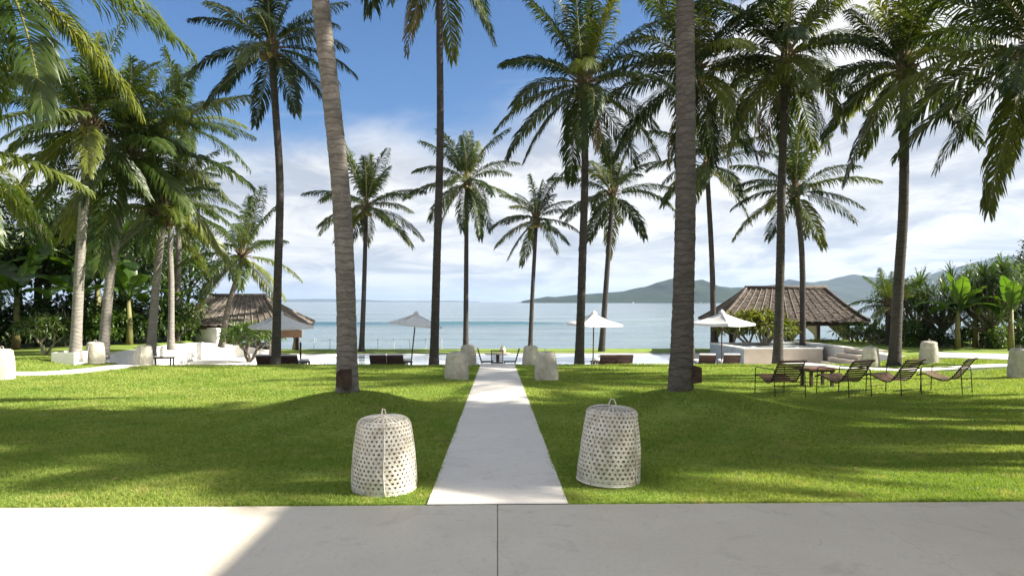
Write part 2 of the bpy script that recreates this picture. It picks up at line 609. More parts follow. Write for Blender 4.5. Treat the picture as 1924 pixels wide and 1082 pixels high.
# foreshore under everything, dropping below the sea
fs_y = [23.9, 24.0, 41.0, 44.0, 52.0, 62.0, 90.0]
fs_z = [-1.2, -1.2, -1.3, -1.6, -2.3, -3.2, -4.5]
mbf = MB()
for (y, z) in zip(fs_y, fs_z):
    mbf.v += [(-400, y, z), (400, y, z)]
mbf.f = [(2 * i, 2 * i + 1, 2 * i + 3, 2 * i + 2) for i in range(len(fs_y) - 1)]
struct(mbf.build('beach', M['sand']))
# base ground below the garden and behind the camera
struct(MB().box((0, -13, -2.2), (120, 74, 2.0)).build('ground', M['sand']))

# terrace: big slabs with open joints
ter = struct(MB().box((0, -1.2, -0.12), (30, 13.96, 0.12)).build('terrace', M['terrace']))
slab_w = 2.95
for i in range(-5, 5):
    cx = (i + 0.5) * slab_w + 0.0
    mb = MB()
    g = 0.0024
    x0, x1 = i * slab_w + g, (i + 1) * slab_w - g
    y0, y1 = -8.0, 5.80
    b = 0.006
    mb.add([(x0, y0, -0.055), (x1, y0, -0.055), (x1, y1, -0.055), (x0, y1, -0.055),
            (x0, y0, -b), (x1, y0, -b), (x1, y1, -b), (x0, y1, -b),
            (x0 + b, y0 + b, 0), (x1 - b, y0 + b, 0), (x1 - b, y1 - b, 0), (x0 + b, y1 - b, 0)],
           [(0, 3, 2, 1), (0, 1, 5, 4), (1, 2, 6, 5), (2, 3, 7, 6), (3, 0, 4, 7),
            (4, 5, 9, 8), (5, 6, 10, 9), (6, 7, 11, 10), (7, 4, 8, 11), (8, 9, 10, 11)])
    mb.build('slab', M['terrace'], ter)


def ribbon(name, pts, wid, m, lift=0.02, thick=0.10, gz=None):
    gz = gz or ground_z
    mb = MB()
    k = len(pts)
    for i, (x, y) in enumerate(pts):
        a, b2 = Vector(pts[max(0, i - 1)]), Vector(pts[min(k - 1, i + 1)])
        t = (b2 - a).normalized()
        nx, ny = -t.y, t.x
        for s in (-1, 1):
            px, py = x + nx * s * wid / 2, y + ny * s * wid / 2
            z = gz(x, y) + lift
            mb.v += [(px, py, z), (px, py, z - thick)]
    for i in range(k - 1):
        o = i * 4
        mb.f += [(o, o + 4, o + 6, o + 2), (o, o + 1, o + 5, o + 4), (o + 2, o + 6, o + 7, o + 3)]
    return mb.build(name, m)


def catmull(pts, n=8):
    P = [Vector(p) for p in pts]
    P = [P[0] * 2 - P[1]] + P + [P[-1] * 2 - P[-2]]
    out = []
    for i in range(1, len(P) - 2):
        for j in range(n):
            t = j / n
            a, b2, c, d = P[i - 1], P[i], P[i + 1], P[i + 2]
            out.append(0.5 * ((2 * b2) + (c - a) * t + (2 * a - 5 * b2 + 4 * c - d) * t * t + (3 * b2 - a - 3 * c + d) * t ** 3))
    out.append(P[-2])
    return out


def path_z(x, y):
    return -0.0257 * (y - 5.8)


struct(ribbon('garden_path', [(0, 5.802 + i * (LAWN_END + 0.25 - 5.802) / 20) for i in range(21)], 1.2, M['path'], 0.004, 0.12, path_z))
lp = catmull([(-30, 16.2), (-20, 17.0), (-15.5, 18.2), (-13.4, 19.6), (-12.6, 21.5), (-12.6, 24.1)], 8)
struct(ribbon('side_path', [(p[0], p[1]) for p in [(*q[:2],) for q in lp]], 1.0, M['white_stone'], 0.035))
rp = catmull([(30, 16.5), (20, 17.9), (16.0, 19.2), (13.5, 20.4), (11.5, 21.6), (10.5, 24.1)], 8)
struct(ribbon('side_path', [(q[0], q[1]) for q in rp], 0.9, M['white_stone'], 0.035))

# pool deck, pool, far grass strip
POOL = (-8.0, 9.3, 28.6, 35.6)
mb = MB()
x0, x1, y0, y1 = POOL
X0, X1, Y0, Y1 = -14.2, 14.6, LAWN_END, 36.0
zd = DECK_Z
for (a, b2, c, d) in ((X0, X1, Y0, y0), (X0, x0, y0, y1), (x1, X1, y0, y1), (X0, X1, y1, Y1)):
    mb.box(((a + b2) / 2, (c + d) / 2, zd - 0.1), (b2 - a, d - c, 0.2))
struct(mb.build('pool_deck', M['white_stone']))
struct(MB().box((0.25, LAWN_END + 0.06, -0.80), (24, 0.12, 0.60)).build('retaining_wall', M['white_wall']))
struct(MB().box(((x0 + x1) / 2, (y0 + y1) / 2, zd - 0.07), (x1 - x0 + 0.02, y1 - y0 + 0.02, 0.08)).build('pool_water', M['pool']))
struct(grid_sheet('grass_strip', [-16 + i for i in range(36)], [36.0, 37.0, 38.0, 39.2, 39.6], lambda x, y: -0.97 - (0.7 if y > 39.3 else 0), M['soil']))

# ------------------------------------------------------------------ sea, hills, haze
SEA_Z = -2.5


def sea_h(x, y):
    z = 0.0
    # long swells rolling toward the beach
    for (yc, wd, h, ph, x0_, x1_) in ((127, 3.2, 0.85, 0.3, -45, 22), (139, 4.0, 0.35, 1.7, -120, 120), (92, 2.6, 0.16, 2.2, -70, 60), (78, 2.2, 0.14, 4.0, -60, 60),
                                  (170, 6, 0.30, 5.0, -150, 150), (108, 3, 0.15, 0.9, -80, 90), (230, 9, 0.4, 2.9, -250, 250)):
        yy = yc + 2.0 * noise.noise((x * 0.02, ph, 0)) * 2
        if abs(y - yy) < wd * 3:
            amp = sstep(x0_ - 14, x0_ + 14, x) * (1 - sstep(x1_ - 14, x1_ + 14, x))
            z += h * amp * (0.75 + 0.45 * noise.noise((x * 0.05, ph * 3, 1))) * math.exp(-((y - yy) / wd) ** 2)
    return SEA_Z + z


ys_sea = [44 + i * 0.9 for i in range(140)]
while ys_sea[-1] < 27000:
    ys_sea.append(ys_sea[-1] * 1.05)
xr = [i / 60.0 for i in range(-60, 61)]
mbs = MB()
for y in ys_sea:
    for u in xr:
        x = u * (60 + y * 1.35)
        mbs.v.append((x, y, sea_h(x, y)))
n = len(xr)
mbs.f = [(j * n + i, j * n + i + 1, (j + 1) * n + i + 1, (j + 1) * n + i) for j in range(len(ys_sea) - 1) for i in range(n - 1)]
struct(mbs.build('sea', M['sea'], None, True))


def hill(name, prof, Y, depth, seed):
    """a ridge whose crest follows the profile; slopes fall away both ways with gullies"""
    us = np.arange(prof[0][0], prof[-1][0] + 0.1, 3.0)
    vv = np.interp(us, [p[0] for p in prof], [p[1] for p in prof])
    rows = 13
    mb = MB()
    for r in range(rows):
        k = r / (rows - 1) * 2 - 1
        for u, v in zip(us, vv):
            y = Y + k * depth
            x = at(u, 567, Y).x
            top = max(0.0, at(u, v, Y).z + 3.0)
            nz = noise.noise((x * 8 / Y + seed, k * 3.0, seed)) * 0.35 + noise.noise((x * 30 / Y, k * 7.0, seed)) * 0.12
            f = (1 - abs(k)) ** (1.0 + 0.5 * nz)
            f = min(1.0, f * (1 + nz * (1 - f)))
            jag = 1 + 0.035 * noise.noise((x * 60 / Y, 0, seed))
            mb.v.append((x + nz * depth * 0.1, y, SEA_Z - 0.5 + (top - SEA_Z) * f * jag))
    n = len(us)
    mb.f = [(j * n + i, j * n + i + 1, (j + 1) * n + i + 1, (j + 1) * n + i) for j in range(rows - 1) for i in range(n - 1)]
    return struct(mb.build(name, M['hill'], None, True))


hill('hill', [(982, 567), (990, 565), (1010, 562), (1030, 558), (1048, 559), (1070, 556), (1090, 554), (1110, 553), (1150, 550), (1175, 548), (1195, 543), (1215, 540),
              (1235, 532), (1255, 526), (1268, 524), (1290, 528), (1305, 528), (1320, 526), (1335, 531), (1350, 538), (1375, 542), (1390, 540), (1420, 541), (1445, 548), (1480, 567)], 3200, 700, 1.0)
hill('hill', [(1330, 567), (1370, 545), (1400, 541), (1440, 537), (1465, 534), (1482, 525), (1500, 530), (1530, 531), (1555, 527), (1580, 520), (1605, 516), (1630, 520),
              (1650, 523), (1690, 528), (1740, 520), (1790, 505), (1840, 492), (1880, 482), (1910, 480), (1960, 476), (2050, 480), (2150, 500), (2300, 567)], 5200, 1300, 5.0)
hill('distant_island', [(480, 566.5), (530, 562.5), (600, 561.5), (660, 562.5), (740, 565.5), (850, 565), (900, 566.5)], 14000, 900, 9.0)

m_h, t_h, b_h, o_h = principled('haze_air')
m_h.node_tree.nodes.remove(b_h)
pv = t_h.n('ShaderNodeVolumePrincipled')
pv.inputs['Color'].default_value = (0.56, 0.73, 1.0, 1)
pv.inputs['Density'].default_value = 0.00006
pv.inputs['Anisotropy'].default_value = 0.2
t_h.put(o_h.inputs['Volume'], pv.outputs[0])
struct(MB().box((0, 14000, 205), (100000, 33000, 430)).build('haze', m_h), 'stuff')
#@@STRUCTURE_END

# ------------------------------------------------------------------ palms
def frond_mesh(e0, droop, L, seed, m, n_leaf=78, leaf=0.86, wid=0.043, twist=0.0, g0=0.40):
    """a coconut frond growing along +X; gravity already bends rachis and leaflets"""
    rg = random.Random(seed)
    n = 16
    pts, tang = [Vector((0, 0, 0))], []
    yaw = 0.0
    cur = rg.uniform(-0.25, 0.25)
    for i in range(n):
        s = (i + 0.5) / n
        e = R(e0 - droop * s ** 1.35)
        yaw = cur * s
        t = Vector((math.cos(e) * math.cos(yaw), math.cos(e) * math.sin(yaw), math.sin(e)))
        tang.append(t)
        pts.append(pts[-1] + t * (L / n))
    tang.append(tang[-1])

    def at_s(s):
        k = s * n
        i = min(int(k), n - 1)
        f = k - i
        return pts[i].lerp(pts[i + 1], f), tang[i].lerp(tang[min(i + 1, n)], f).normalized()

    co, tri = [], []
    # rachis, triangular section
    for i, p in enumerate(pts):
        s = i / n
        r = 0.034 * (1 - s) ** 0.8 + 0.004
        t = tang[i]
        sd = t.cross(Vector((0, 0, 1)))
        if sd.length < 0.05:
            sd = Vector((0, 1, 0))
        sd.normalize()
        up = sd.cross(t)
        co += [p + sd * r, p - sd * r, p - up * r * 1.1]
    for i in range(n):
        a, b2 = i * 3, i * 3 + 3
        for j in range(3):
            j2 = (j + 1) % 3
            tri += [(a + j, a + j2, b2 + j2), (a + j, b2 + j2, b2 + j)]
    n_rach = len(tri)
    down = Vector((0, 0, -1))
    for side in (-1, 1):
        for i in range(n_leaf):
            s = 0.13 + 0.865 * (i + rg.uniform(-0.3, 0.3)) / (n_leaf - 1)
            s = min(0.995, max(0.12, s))
            if rg.random() < 0.05:
                continue
            p, t = at_s(s)
            sd = t.cross(Vector((0, 0, 1)))
            if sd.length < 0.05:
                sd = Vector((0, 1, 0))
            sd.normalize()
            up = sd.cross(t)
            env = (0.55 + 0.45 * min(1.0, (s - 0.10) / 0.22)) * (1.0 - 0.62 * max(0.0, (s - 0.45) / 0.55) ** 1.6)
            ll = leaf * env * rg.uniform(0.82, 1.1)
            phi = R(28 + 34 * s + rg.uniform(-9, 9))
            d = (sd * side * math.cos(phi) + t * math.sin(phi) + up * (0.30 - 0.2 * s + rg.uniform(-0.16, 0.16))).normalized()
            g = g0 + rg.uniform(-0.10, 0.16)
            p1 = p + d * ll * 0.34
            d1 = (d * (1 - g) + down * g).normalized()
            p2 = p1 + d1 * ll * 0.36
            g2 = min(0.9, g * 1.25)
            d2 = (d1 * (1 - g2) + down * g2).normalized()
            p3 = p2 + d2 * ll * 0.30
            o = len(co)
            for (q, dd, ww) in ((p, d, 0.45), (p1, d, 1.0), (p2, d1, 0.85)):
                wv = t - dd * t.dot(dd)
                if wv.length < 0.05:
                    wv = up.copy()
                wv.normalize()
                wv = (wv + up * 0.35 * side).normalized()
                h = wid * 0.5 * ww
                co += [q + wv * h, q - wv * h]
            co.append(p3)
            tri += [(o, o + 1, o + 3), (o, o + 3, o + 2), (o + 2, o + 3, o + 5), (o + 2, o + 5, o + 4), (o + 4, o + 5, o + 6)]
    me = np_mesh('frond', np.array([tuple(q) for q in co]), np.array(tri), m)
    me.materials.append(M['rachis'])
    idx = np.zeros(len(tri), dtype=np.int32)
    idx[:n_rach] = 1
    me.polygons.foreach_set('material_index', idx)
    return me


FR = {}
sd_ = 100
for e0, droop in ((80, 18), (66, 38), (50, 54), (34, 62), (18, 64), (2, 60), (-14, 52), (-30, 40), (-48, 26)):
    FR[e0] = []
    for k in range(3):
        sd_ += 1
        FR[e0].append(frond_mesh(e0, droop * (0.62 + 0.17 * k), 3.3, sd_, M['frond']))
FR_SUNLIT = {}  # same frond shapes in the brighter, sunlit-looking colour
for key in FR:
    FR_SUNLIT[key] = []
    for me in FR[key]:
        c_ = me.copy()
        c_.materials[0] = M['frond_sunlit']
        FR_SUNLIT[key].append(c_)
FR_OLD = [frond_mesh(-46, 36, 3.4, 301, M['frond_old'], 40, 0.7, 0.04, g0=0.5), frond_mesh(-58, 24, 3.2, 302, M['frond_old'], 36, 0.7, 0.04, g0=0.5)]
mbc = MB()
mbc.lathe([(0.001, -0.13), (0.06, -0.115), (0.095, -0.06), (0.105, 0.0), (0.09, 0.06), (0.055, 0.10), (0.02, 0.125), (0.001, 0.13)], 10)
COCONUT = mbc.mesh('coconut', M['coconut'], True)


def crown_base_mesh(seed, r):
    """fibrous crown shaft with the old leaf bases"""
    rg = random.Random(seed)
    mb = MB()
    mb.lathe([(r * 0.95, -0.55), (r * 1.25, -0.3), (r * 1.5, 0.0), (r * 1.3, 0.35), (r * 0.6, 0.75), (0.01, 1.0)], 12)
    for i in range(16):
        a = i * 2.4
        c = Vector((math.cos(a), math.sin(a), 0))
        z = rg.uniform(-0.45, 0.25)
        e = R(rg.uniform(15, 65))
        L = rg.uniform(0.3, 0.6)
        p = c * r * 1.0 + Vector((0, 0, z))
        d = c * math.cos(e) + Vector((0, 0, math.sin(e)))
        mb.tube([p, p + d * L * 0.5, p + d * L], [0.075, 0.05, 0.02], 5)
    # hanging flower stalks
    for i in range(5):
        a = i * 1.3 + rg.random()
        c = Vector((math.cos(a), math.sin(a), 0))
        p = c * r
        mb.tube([p, p + c * 0.35 + Vector((0, 0, 0.05)), p + c * 0.55 + Vector((0, 0, -0.35))], [0.03, 0.02, 0.008], 4)
    return mb.mesh('crown_base', M['fibre'])


CB = [crown_base_mesh(k, 0.15) for k in range(3)]


def trunk_mesh(path, r0, r1, seed, m, nside=16, ring=0.11, flare=0.35):
    rg = random.Random(seed)
    P = catmull(path, 14)
    # resample
    acc = [0.0]
    for a, b2 in zip(P, P[1:]):
        acc.append(acc[-1] + (b2 - a).length)
    L = acc[-1]
    k = max(12, int(L / ring) * 2)
    pts, rad = [], []
    j = 0
    for i in range(k + 1):
        d = L * i / k
        while j < len(acc) - 2 and acc[j + 1] < d:
            j += 1
        f = (d - acc[j]) / max(1e-6, acc[j + 1] - acc[j])
        p = P[j].lerp(P[j + 1], f)
        s = d / L
        r = r0 + (r1 - r0) * s ** 0.7
        r *= 1 + flare * math.exp(-d / 0.45)
        r *= 1 + (0.012 if i % 2 else -0.010) + rg.uniform(-0.016, 0.016)
        pts.append(p)
        rad.append(r)
    mb = MB()
    mb.tube(pts, rad, nside)
    rv = random.Random(seed + 5)
    mb.v = [(x + rv.uniform(-1, 1) * r0 * 0.025, y + rv.uniform(-1, 1) * r0 * 0.025, z) for (x, y, z) in mb.v]
    return mb.mesh('trunk', m, True)


PALMS = 'coconut palms around the lawn and pool'


def palm(label, pts, Y, r0, r1, seed, nf=24, fl=1.0, tm='trunk_shaded', nuts=5, base_z=None, nside=14, top=84, low=-50, azim=None, old=0, brightened=False, lean_y=0.0, flare=0.35, wind=0.0):
    rg = random.Random(seed)
    p0 = at(pts[0][0], pts[0][1], Y)
    bz = p0.z if base_z is None else base_z
    base = Vector((p0.x, Y, bz))
    path = [Vector((0, 0, -0.12))]
    k = len(pts) - 1
    for i, (u, v) in enumerate(pts[1:]):
        yy = Y + lean_y * ((i + 1) / k) ** 1.5
        q = at(u, v, yy)
        path.append(q - base)
    root = thing('coconut_palm', label, 'palm tree', base, 0, PALMS)
    link('trunk', trunk_mesh(path, r0, r1, seed, M[tm], nside, flare=flare), root)
    c = path[-1]
    link('crown_base', CB[seed % 3], root, c, rg.random() * 6, None, max(0.8, r1 / 0.13))
    lean_a = rg.random() * 6.28
    for i in range(nf):
        f = (i + 0.5) / nf
        e = top - (top - low) * f ** 1.12 + rg.uniform(-9, 9)
        az = i * 2.39996 + rg.uniform(-0.28, 0.28) + seed
        e += 13 * math.cos(az - lean_a)
        key = min(FR, key=lambda q: abs(q - e))
        if wind:
            az += wind * math.sin(az - PI)
        sc = fl * rg.uniform(0.86, 1.08) * (0.82 if f < 0.12 else 1.0)
        o = link('frond', rg.choice((FR_SUNLIT if brightened else FR)[key]), root, c + Vector((math.cos(az) * r1 * 0.7, math.sin(az) * r1 * 0.7, 0.25 - 0.35 * f)),
                 None, (rg.uniform(-0.16, 0.16), R(key - e) * 0.8, az), sc)
    for i in range(old):
        az = rg.random() * 6.28
        link('frond', FR_OLD[i % 2], root, c + Vector((math.cos(az) * r1, math.sin(az) * r1, -0.2)), az, None, fl * rg.uniform(0.7, 0.95))
    for i in range(nuts):
        a = rg.random() * 6.28
        rr = r1 + rg.uniform(0.08, 0.2)
        link('coconut', COCONUT, root, c + Vector((math.cos(a) * rr, math.sin(a) * rr, -0.18 - rg.random() * 0.3)), None, (rg.random(), rg.random(), a), rg.uniform(0.8, 1.1))
    return root


zl = lambda x, y: ground_z(x, y)
# the two big trunks on their mounds, crowns above the view
palm('thick pale ringed coconut palm trunk on grassy mound left of the path', [(653, 727), (650, 560), (642, 380), (623, 190), (602, 0), (585, -200), (575, -420)], 11.3, 0.165, 0.13, 11, 24, 1.0, 'trunk', base_z=MOUND_A.z, nside=24, flare=0.2)
palm('thickest straight grey coconut palm trunk on mound right of the path', [(1278, 729), (1284, 560), (1288, 380), (1288, 190), (1287, 0), (1288, -200), (1290, -430)], 11.3, 0.19, 0.135, 12, 24, 1.0, 'trunk_mid', base_z=MOUND_B.z, nside=24, flare=0.2)
# row along the lawn edge
palm('tall curved coconut palm beside the leftmost sunloungers and white parasol', [(518, 688), (522, 520), (526, 350), (518, 210), (510, 92)], 24.3, 0.155, 0.12, 13, 24, 0.92, nuts=7, low=-48)
palm('tall slender coconut palm whose crown leaves the view above the centre left', [(815, 688), (821, 480), (827, 260), (826, 60), (826, -95)], 24.3, 0.16, 0.11, 14, 24, 1.12, nuts=5, low=-60, old=2)
palm('tall dark coconut palm right of the path with full round crown', [(1088, 688), (1094, 500), (1099, 320), (1097, 160)], 24.3, 0.165, 0.12, 15, 29, 1.1, nuts=9, low=-55, old=2)
palm('tall coconut palm in front of the raised plunge pool', [(1461, 684), (1466, 500), (1469, 330), (1478, 110)], 24.3, 0.17, 0.125, 16, 32, 1.18, nuts=7, low=-52, old=2)
palm('tall leaning coconut palm behind the slatted garden chairs', [(1680, 682), (1688, 540), (1697, 400), (1699, 270), (1698, 128)], 22.5, 0.185, 0.135, 17, 30, 1.1, nuts=7, low=-50)
palm('coconut palm whose crown fills the sky behind the thickest trunk', [(1297, 668), (1293, 480), (1296, 300), (1308, 135)], 25.5, 0.15, 0.12, 18, 31, 1.22, nuts=7, low=-52, old=2)
# shorter palms on the grass strip by the sea
palm('short coconut palm by the sea, left of the path behind loungers', [(679, 663), (684, 540), (688, 390)], 37.0, 0.15, 0.105, 21, 23, 1.04, base_z=-0.97, low=-46)
palm('slim coconut palm rising behind the grey basket left of path end', [(875, 663), (876, 500), (877, 342)], 37.0, 0.15, 0.105, 22, 23, 1.02, base_z=-0.97, low=-52)
palm('smallest coconut palm near path end, rising behind the right grey basket', [(996, 663), (1000, 560), (1008, 412)], 37.0, 0.13, 0.095, 23, 21, 0.8, base_z=-0.97, low=-48)
palm('coconut palm by the sea behind the parasol right of the path', [(1130, 664), (1140, 520), (1151, 366)], 37.0, 0.17, 0.12, 24, 23, 1.06, base_z=-0.97, low=-50)
palm('coconut palm standing behind the shaded parasol near the thatched pavilion', [(1341, 656), (1338, 500), (1328, 312)], 33.0, 0.15, 0.11, 25, 22, 0.95, base_z=-0.95, low=-48)
palm('coconut palm with leaning top in front of the right pavilion roof', [(1508, 655), (1508, 520), (1504, 440), (1495, 362)], 31.5, 0.14, 0.12, 26, 22, 0.98, base_z=-0.95, low=-45)
palm('juvenile feathery palm growing low beside the leaning palm', [(1668, 650), (1668, 600), (1672, 575)], 29.5, 0.10, 0.09, 27, 16, 0.52, base_z=-0.3, nuts=0, low=-20, old=0, brightened=True)
# grove on the left
palm('pale coconut palm growing from the white planter box', [(141, 668), (150, 500), (158, 380), (166, 230)], 22.6, 0.17, 0.13, 31, 22, 1.0, 'trunk_pale', base_z=-0.10, low=-45, brightened=True)
palm('leaning coconut palm with the largest crown in the left grove', [(193, 664), (207, 520), (224, 400), (240, 290)], 24.4, 0.17, 0.14, 32, 30, 1.3, 'trunk_pale', base_z=-0.15, low=-52, brightened=True)
palm('slim leaning coconut palm behind the basket next to low bench', [(283, 672), (292, 550), (300, 470), (308, 400)], 25.5, 0.16, 0.12, 33, 20, 0.92, 'trunk_pale', base_z=-0.15, low=-45, brightened=True)
palm('slim upright coconut palm on grass bank beside the white sloping wall', [(321, 650), (322, 540), (320, 460), (326, 375)], 28.5, 0.13, 0.10, 34, 18, 0.9, 'trunk_pale', base_z=-0.15, low=-45, brightened=True)
palm('tall background coconut palm whose crown tops the left grove', [(330, 640), (338, 400), (342, 235)], 33.0, 0.15, 0.12, 35, 22, 1.0, 'trunk', base_z=-0.15, low=-48, brightened=True)
palm('short leaning coconut palm before the left pavilion roof', [(416, 646), (428, 580), (446, 520), (455, 482)], 32.5, 0.14, 0.11, 36, 20, 0.92, 'trunk', base_z=-0.3, low=-45, brightened=True)
# near palms leaning in from beyond the frame
palm('near coconut palm hanging its fronds into the top left corner', [(-120, 760), (-110, 500), (-70, 200), (0, -60)], 15.0, 0.18, 0.14, 41, 25, 1.15, 'trunk', base_z=-0.1, low=-60, brightened=True)
palm('near coconut palm whose fronds reach in at the left edge', [(-190, 720), (-170, 500), (-110, 280)], 17.0, 0.17, 0.14, 42, 20, 1.1, 'trunk', base_z=-0.1, low=-45, brightened=True)
palm('near coconut palm hanging dark fronds in at the top right corner', [(2080, 720), (2050, 480), (1990, 240), (1955, 90)], 17.5, 0.18, 0.14, 43, 31, 1.25, 'trunk_shaded', base_z=-0.1, low=-55)

# palms standing right of the view: their shade lies over the lawn
SHADE = 'coconut palm standing beyond the right edge, seen only by its shade on the lawn'
for i, (x, y, h, s) in enumerate(((7.6, 9.0, 9.8, 0.6), (10.0, 8.6, 9.6, 0.9), (11.0, 9.8, 9.2, 0.95), (12.0, 8.2, 9.0, 0.95), (13.4, 8.9, 8.8, 0.95), (13.9, 9.9, 8.9, 0.9),
                                  (16.8, 11.2, 8.6, 0.95), (19.6, 11.7, 8.6, 0.95), (8.6, 10.0, 10.4, 0.6), (16.4, 8.3, 8.4, 0.62), (13.8, 6.8, 8.9, 0.68), (11.6, 6.9, 9.0, 0.62), (15.2, 7.3, 8.6, 0.62), (12.7, 7.2, 9.2, 0.6))):
    rg = random.Random(50 + i)
    root = thing('coconut_palm', SHADE, 'palm tree', (x, y, ground_z(x, y)), 0, PALMS)
    path = [Vector((0, 0, -0.1)), Vector((-0.1, 0.1, h * 0.5)), Vector((-0.5, 0.1, h))]
    link('trunk', trunk_mesh(path, 0.17, 0.13, 50 + i, M['trunk'], 8), root)
    link('crown_base', CB[i % 3], root, path[-1])
    for j in range(27):
        f = (j + 0.5) / 27
        e = 84 - 134 * f
        key = min(FR, key=lambda q: abs(q - e))
        link('frond', rg.choice(FR[key]), root, path[-1], j * 2.4 + i, None, s * rg.uniform(0.9, 1.1))
#@@PALMS_END

# ------------------------------------------------------------------ villa eave beside the terrace (beyond the right edge): shades the terrace
vr = thing('villa', 'pale villa wing with flat overhanging roof beside the terrace', 'building', (9.0, 0, 0))
MB().box((1.55, -0.18, 4.15), (12.0, 11.36, 0.30)).build('roof', M['white_wall'], vr)
MB().box((3.4, -1.0, 1.95), (7.0, 9.4, 3.9)).build('wall', M['white_wall'], vr)
for yy in (4.2, -5.4):
    MB().box((-3.9, yy, 2.0), (0.28, 0.28, 4.0)).build('column', M['white_wall'], vr)

# ------------------------------------------------------------------ walls and levels at the sides
def wall_run(name, pts, thick, label, m='white_wall', cat='wall'):
    """low wall along (x, y, z_bottom, z_top) points, with a proud coping"""
    r = thing(name, label, cat, (pts[0][0], pts[0][1], 0))
    o = Vector((pts[0][0], pts[0][1], 0))
    for nm, t0, dz0, dz1 in (('wall_body', thick, None, -0.06), ('coping', thick + 0.06, -0.06, 0.0)):
        mb = MB()
        k = len(pts)
        for i, p in enumerate(pts):
            a, b2 = Vector(pts[max(0, i - 1)][:2]), Vector(pts[min(k - 1, i + 1)][:2])
            t = (b2 - a).normalized()
            nn = Vector((-t.y, t.x)) * t0 / 2
            zb = p[2] if dz0 is None else p[3] + dz0
            zt = p[3] + dz1
            for sgn in (-1, 1):
                mb.v += [(p[0] + nn.x * sgn - o.x, p[1] + nn.y * sgn - o.y, zb), (p[0] + nn.x * sgn - o.x, p[1] + nn.y * sgn - o.y, zt)]
        for i in range(k - 1):
            q = i * 4
            mb.f += [(q, q + 4, q + 5, q + 1), (q + 2, q + 3, q + 7, q + 6), (q + 1, q + 5, q + 7, q + 3), (q, q + 2, q + 6, q + 4)]
        mb.f += [(0, 1, 3, 2), ((k - 1) * 4, (k - 1) * 4 + 2, (k - 1) * 4 + 3, (k - 1) * 4 + 1)]
        mb.build(nm, M[m], r)
    return r


wall_run('garden_wall', [(-13.9, 24.0, -1.1, -0.16), (-14.0, 27.0, -1.1, -0.12), (-14.1, 30.0, -1.1, -0.14), (-14.2, 32.8, -1.1, -0.2)], 0.3, 'long white rendered wall holding the grass bank at left')
wall_run('garden_wall', [(-14.2, 32.96, -1.1, -0.22), (-12.8, 33.9, -1.1, -0.40), (-11.8, 35.2, -1.1, -0.75)], 0.35, 'short curved white wall sloping down to the left pavilion')
wall_run('garden_wall', [(14.2, 24.1, -1.1, -0.20), (14.3, 27.0, -1.1, -0.12), (14.4, 30.0, -1.1, -0.14), (14.5, 33.5, -1.1, -0.2)], 0.3, 'white rendered wall holding the grass bank at right')
wall_run('garden_wall', [(14.0, 33.8, -1.1, -0.3), (12.6, 34.2, -1.1, -0.45), (11.4, 34.4, -1.1, -0.85)], 0.35, 'grey green wall sloping down beside the raised plunge pool', 'grey_tile')
# white steps at right behind the baskets, in darker cream stone to look shaded
st = thing('stone_steps', 'broad pale stone steps in shade behind the right pair of baskets', 'steps', (13.4, 25.8, -1.0))
for i in range(5):
    MB().box((0.35 + 0.16 * i, 0.15 * i, 0.09 + 0.175 * i), (2.3 - 0.32 * i, 2.6 - 0.3 * i, 0.17)).build('step', M['cream_stone'], st)
# pale paved apron right of the steps
struct(ribbon('side_paving', [(15.2, 23.6), (17.5, 22.6), (21, 21.8), (28, 21.0)], 2.6, M['white_stone'], 0.05, 0.2))

# ------------------------------------------------------------------ woven baskets
def basket_shape(t):
    """radius and height along the side, t 0 = rim on the ground, 1 = top centre"""
    H, rb, rt = 0.675, 0.285, 0.232
    if t < 0.80:
        k = t / 0.80
        return rb + (rt - rb) * k ** 1.5 + 0.006 * math.sin(k * PI), 0.01 + H * 0.905 * k
    k = (t - 0.80) / 0.20
    return rt * math.cos(k * PI / 2) ** 0.55 if k < 1 else 0.0, 0.01 + H * 0.905 + H * 0.095 * math.sin(k * PI / 2)


def strip(mb, pts, nrm, wid, th):
    """flat cane strip following pts on the surface"""
    k = len(pts)
    o = len(mb.v)
    for i in range(k):
        t = (pts[min(i + 1, k - 1)] - pts[max(i - 1, 0)]).normalized()
        s = t.cross(nrm[i]).normalized() * wid / 2
        a = nrm[i] * th
        mb.v += [tuple(pts[i] + s), tuple(pts[i] - s), tuple(pts[i] - s + a), tuple(pts[i] + s + a)]
    for i in range(k - 1):
        q = o + i * 4
        for j in range(4):
            j2 = (j + 1) % 4
            mb.f.append((q + j, q + j2, q + 4 + j2, q + 4 + j))


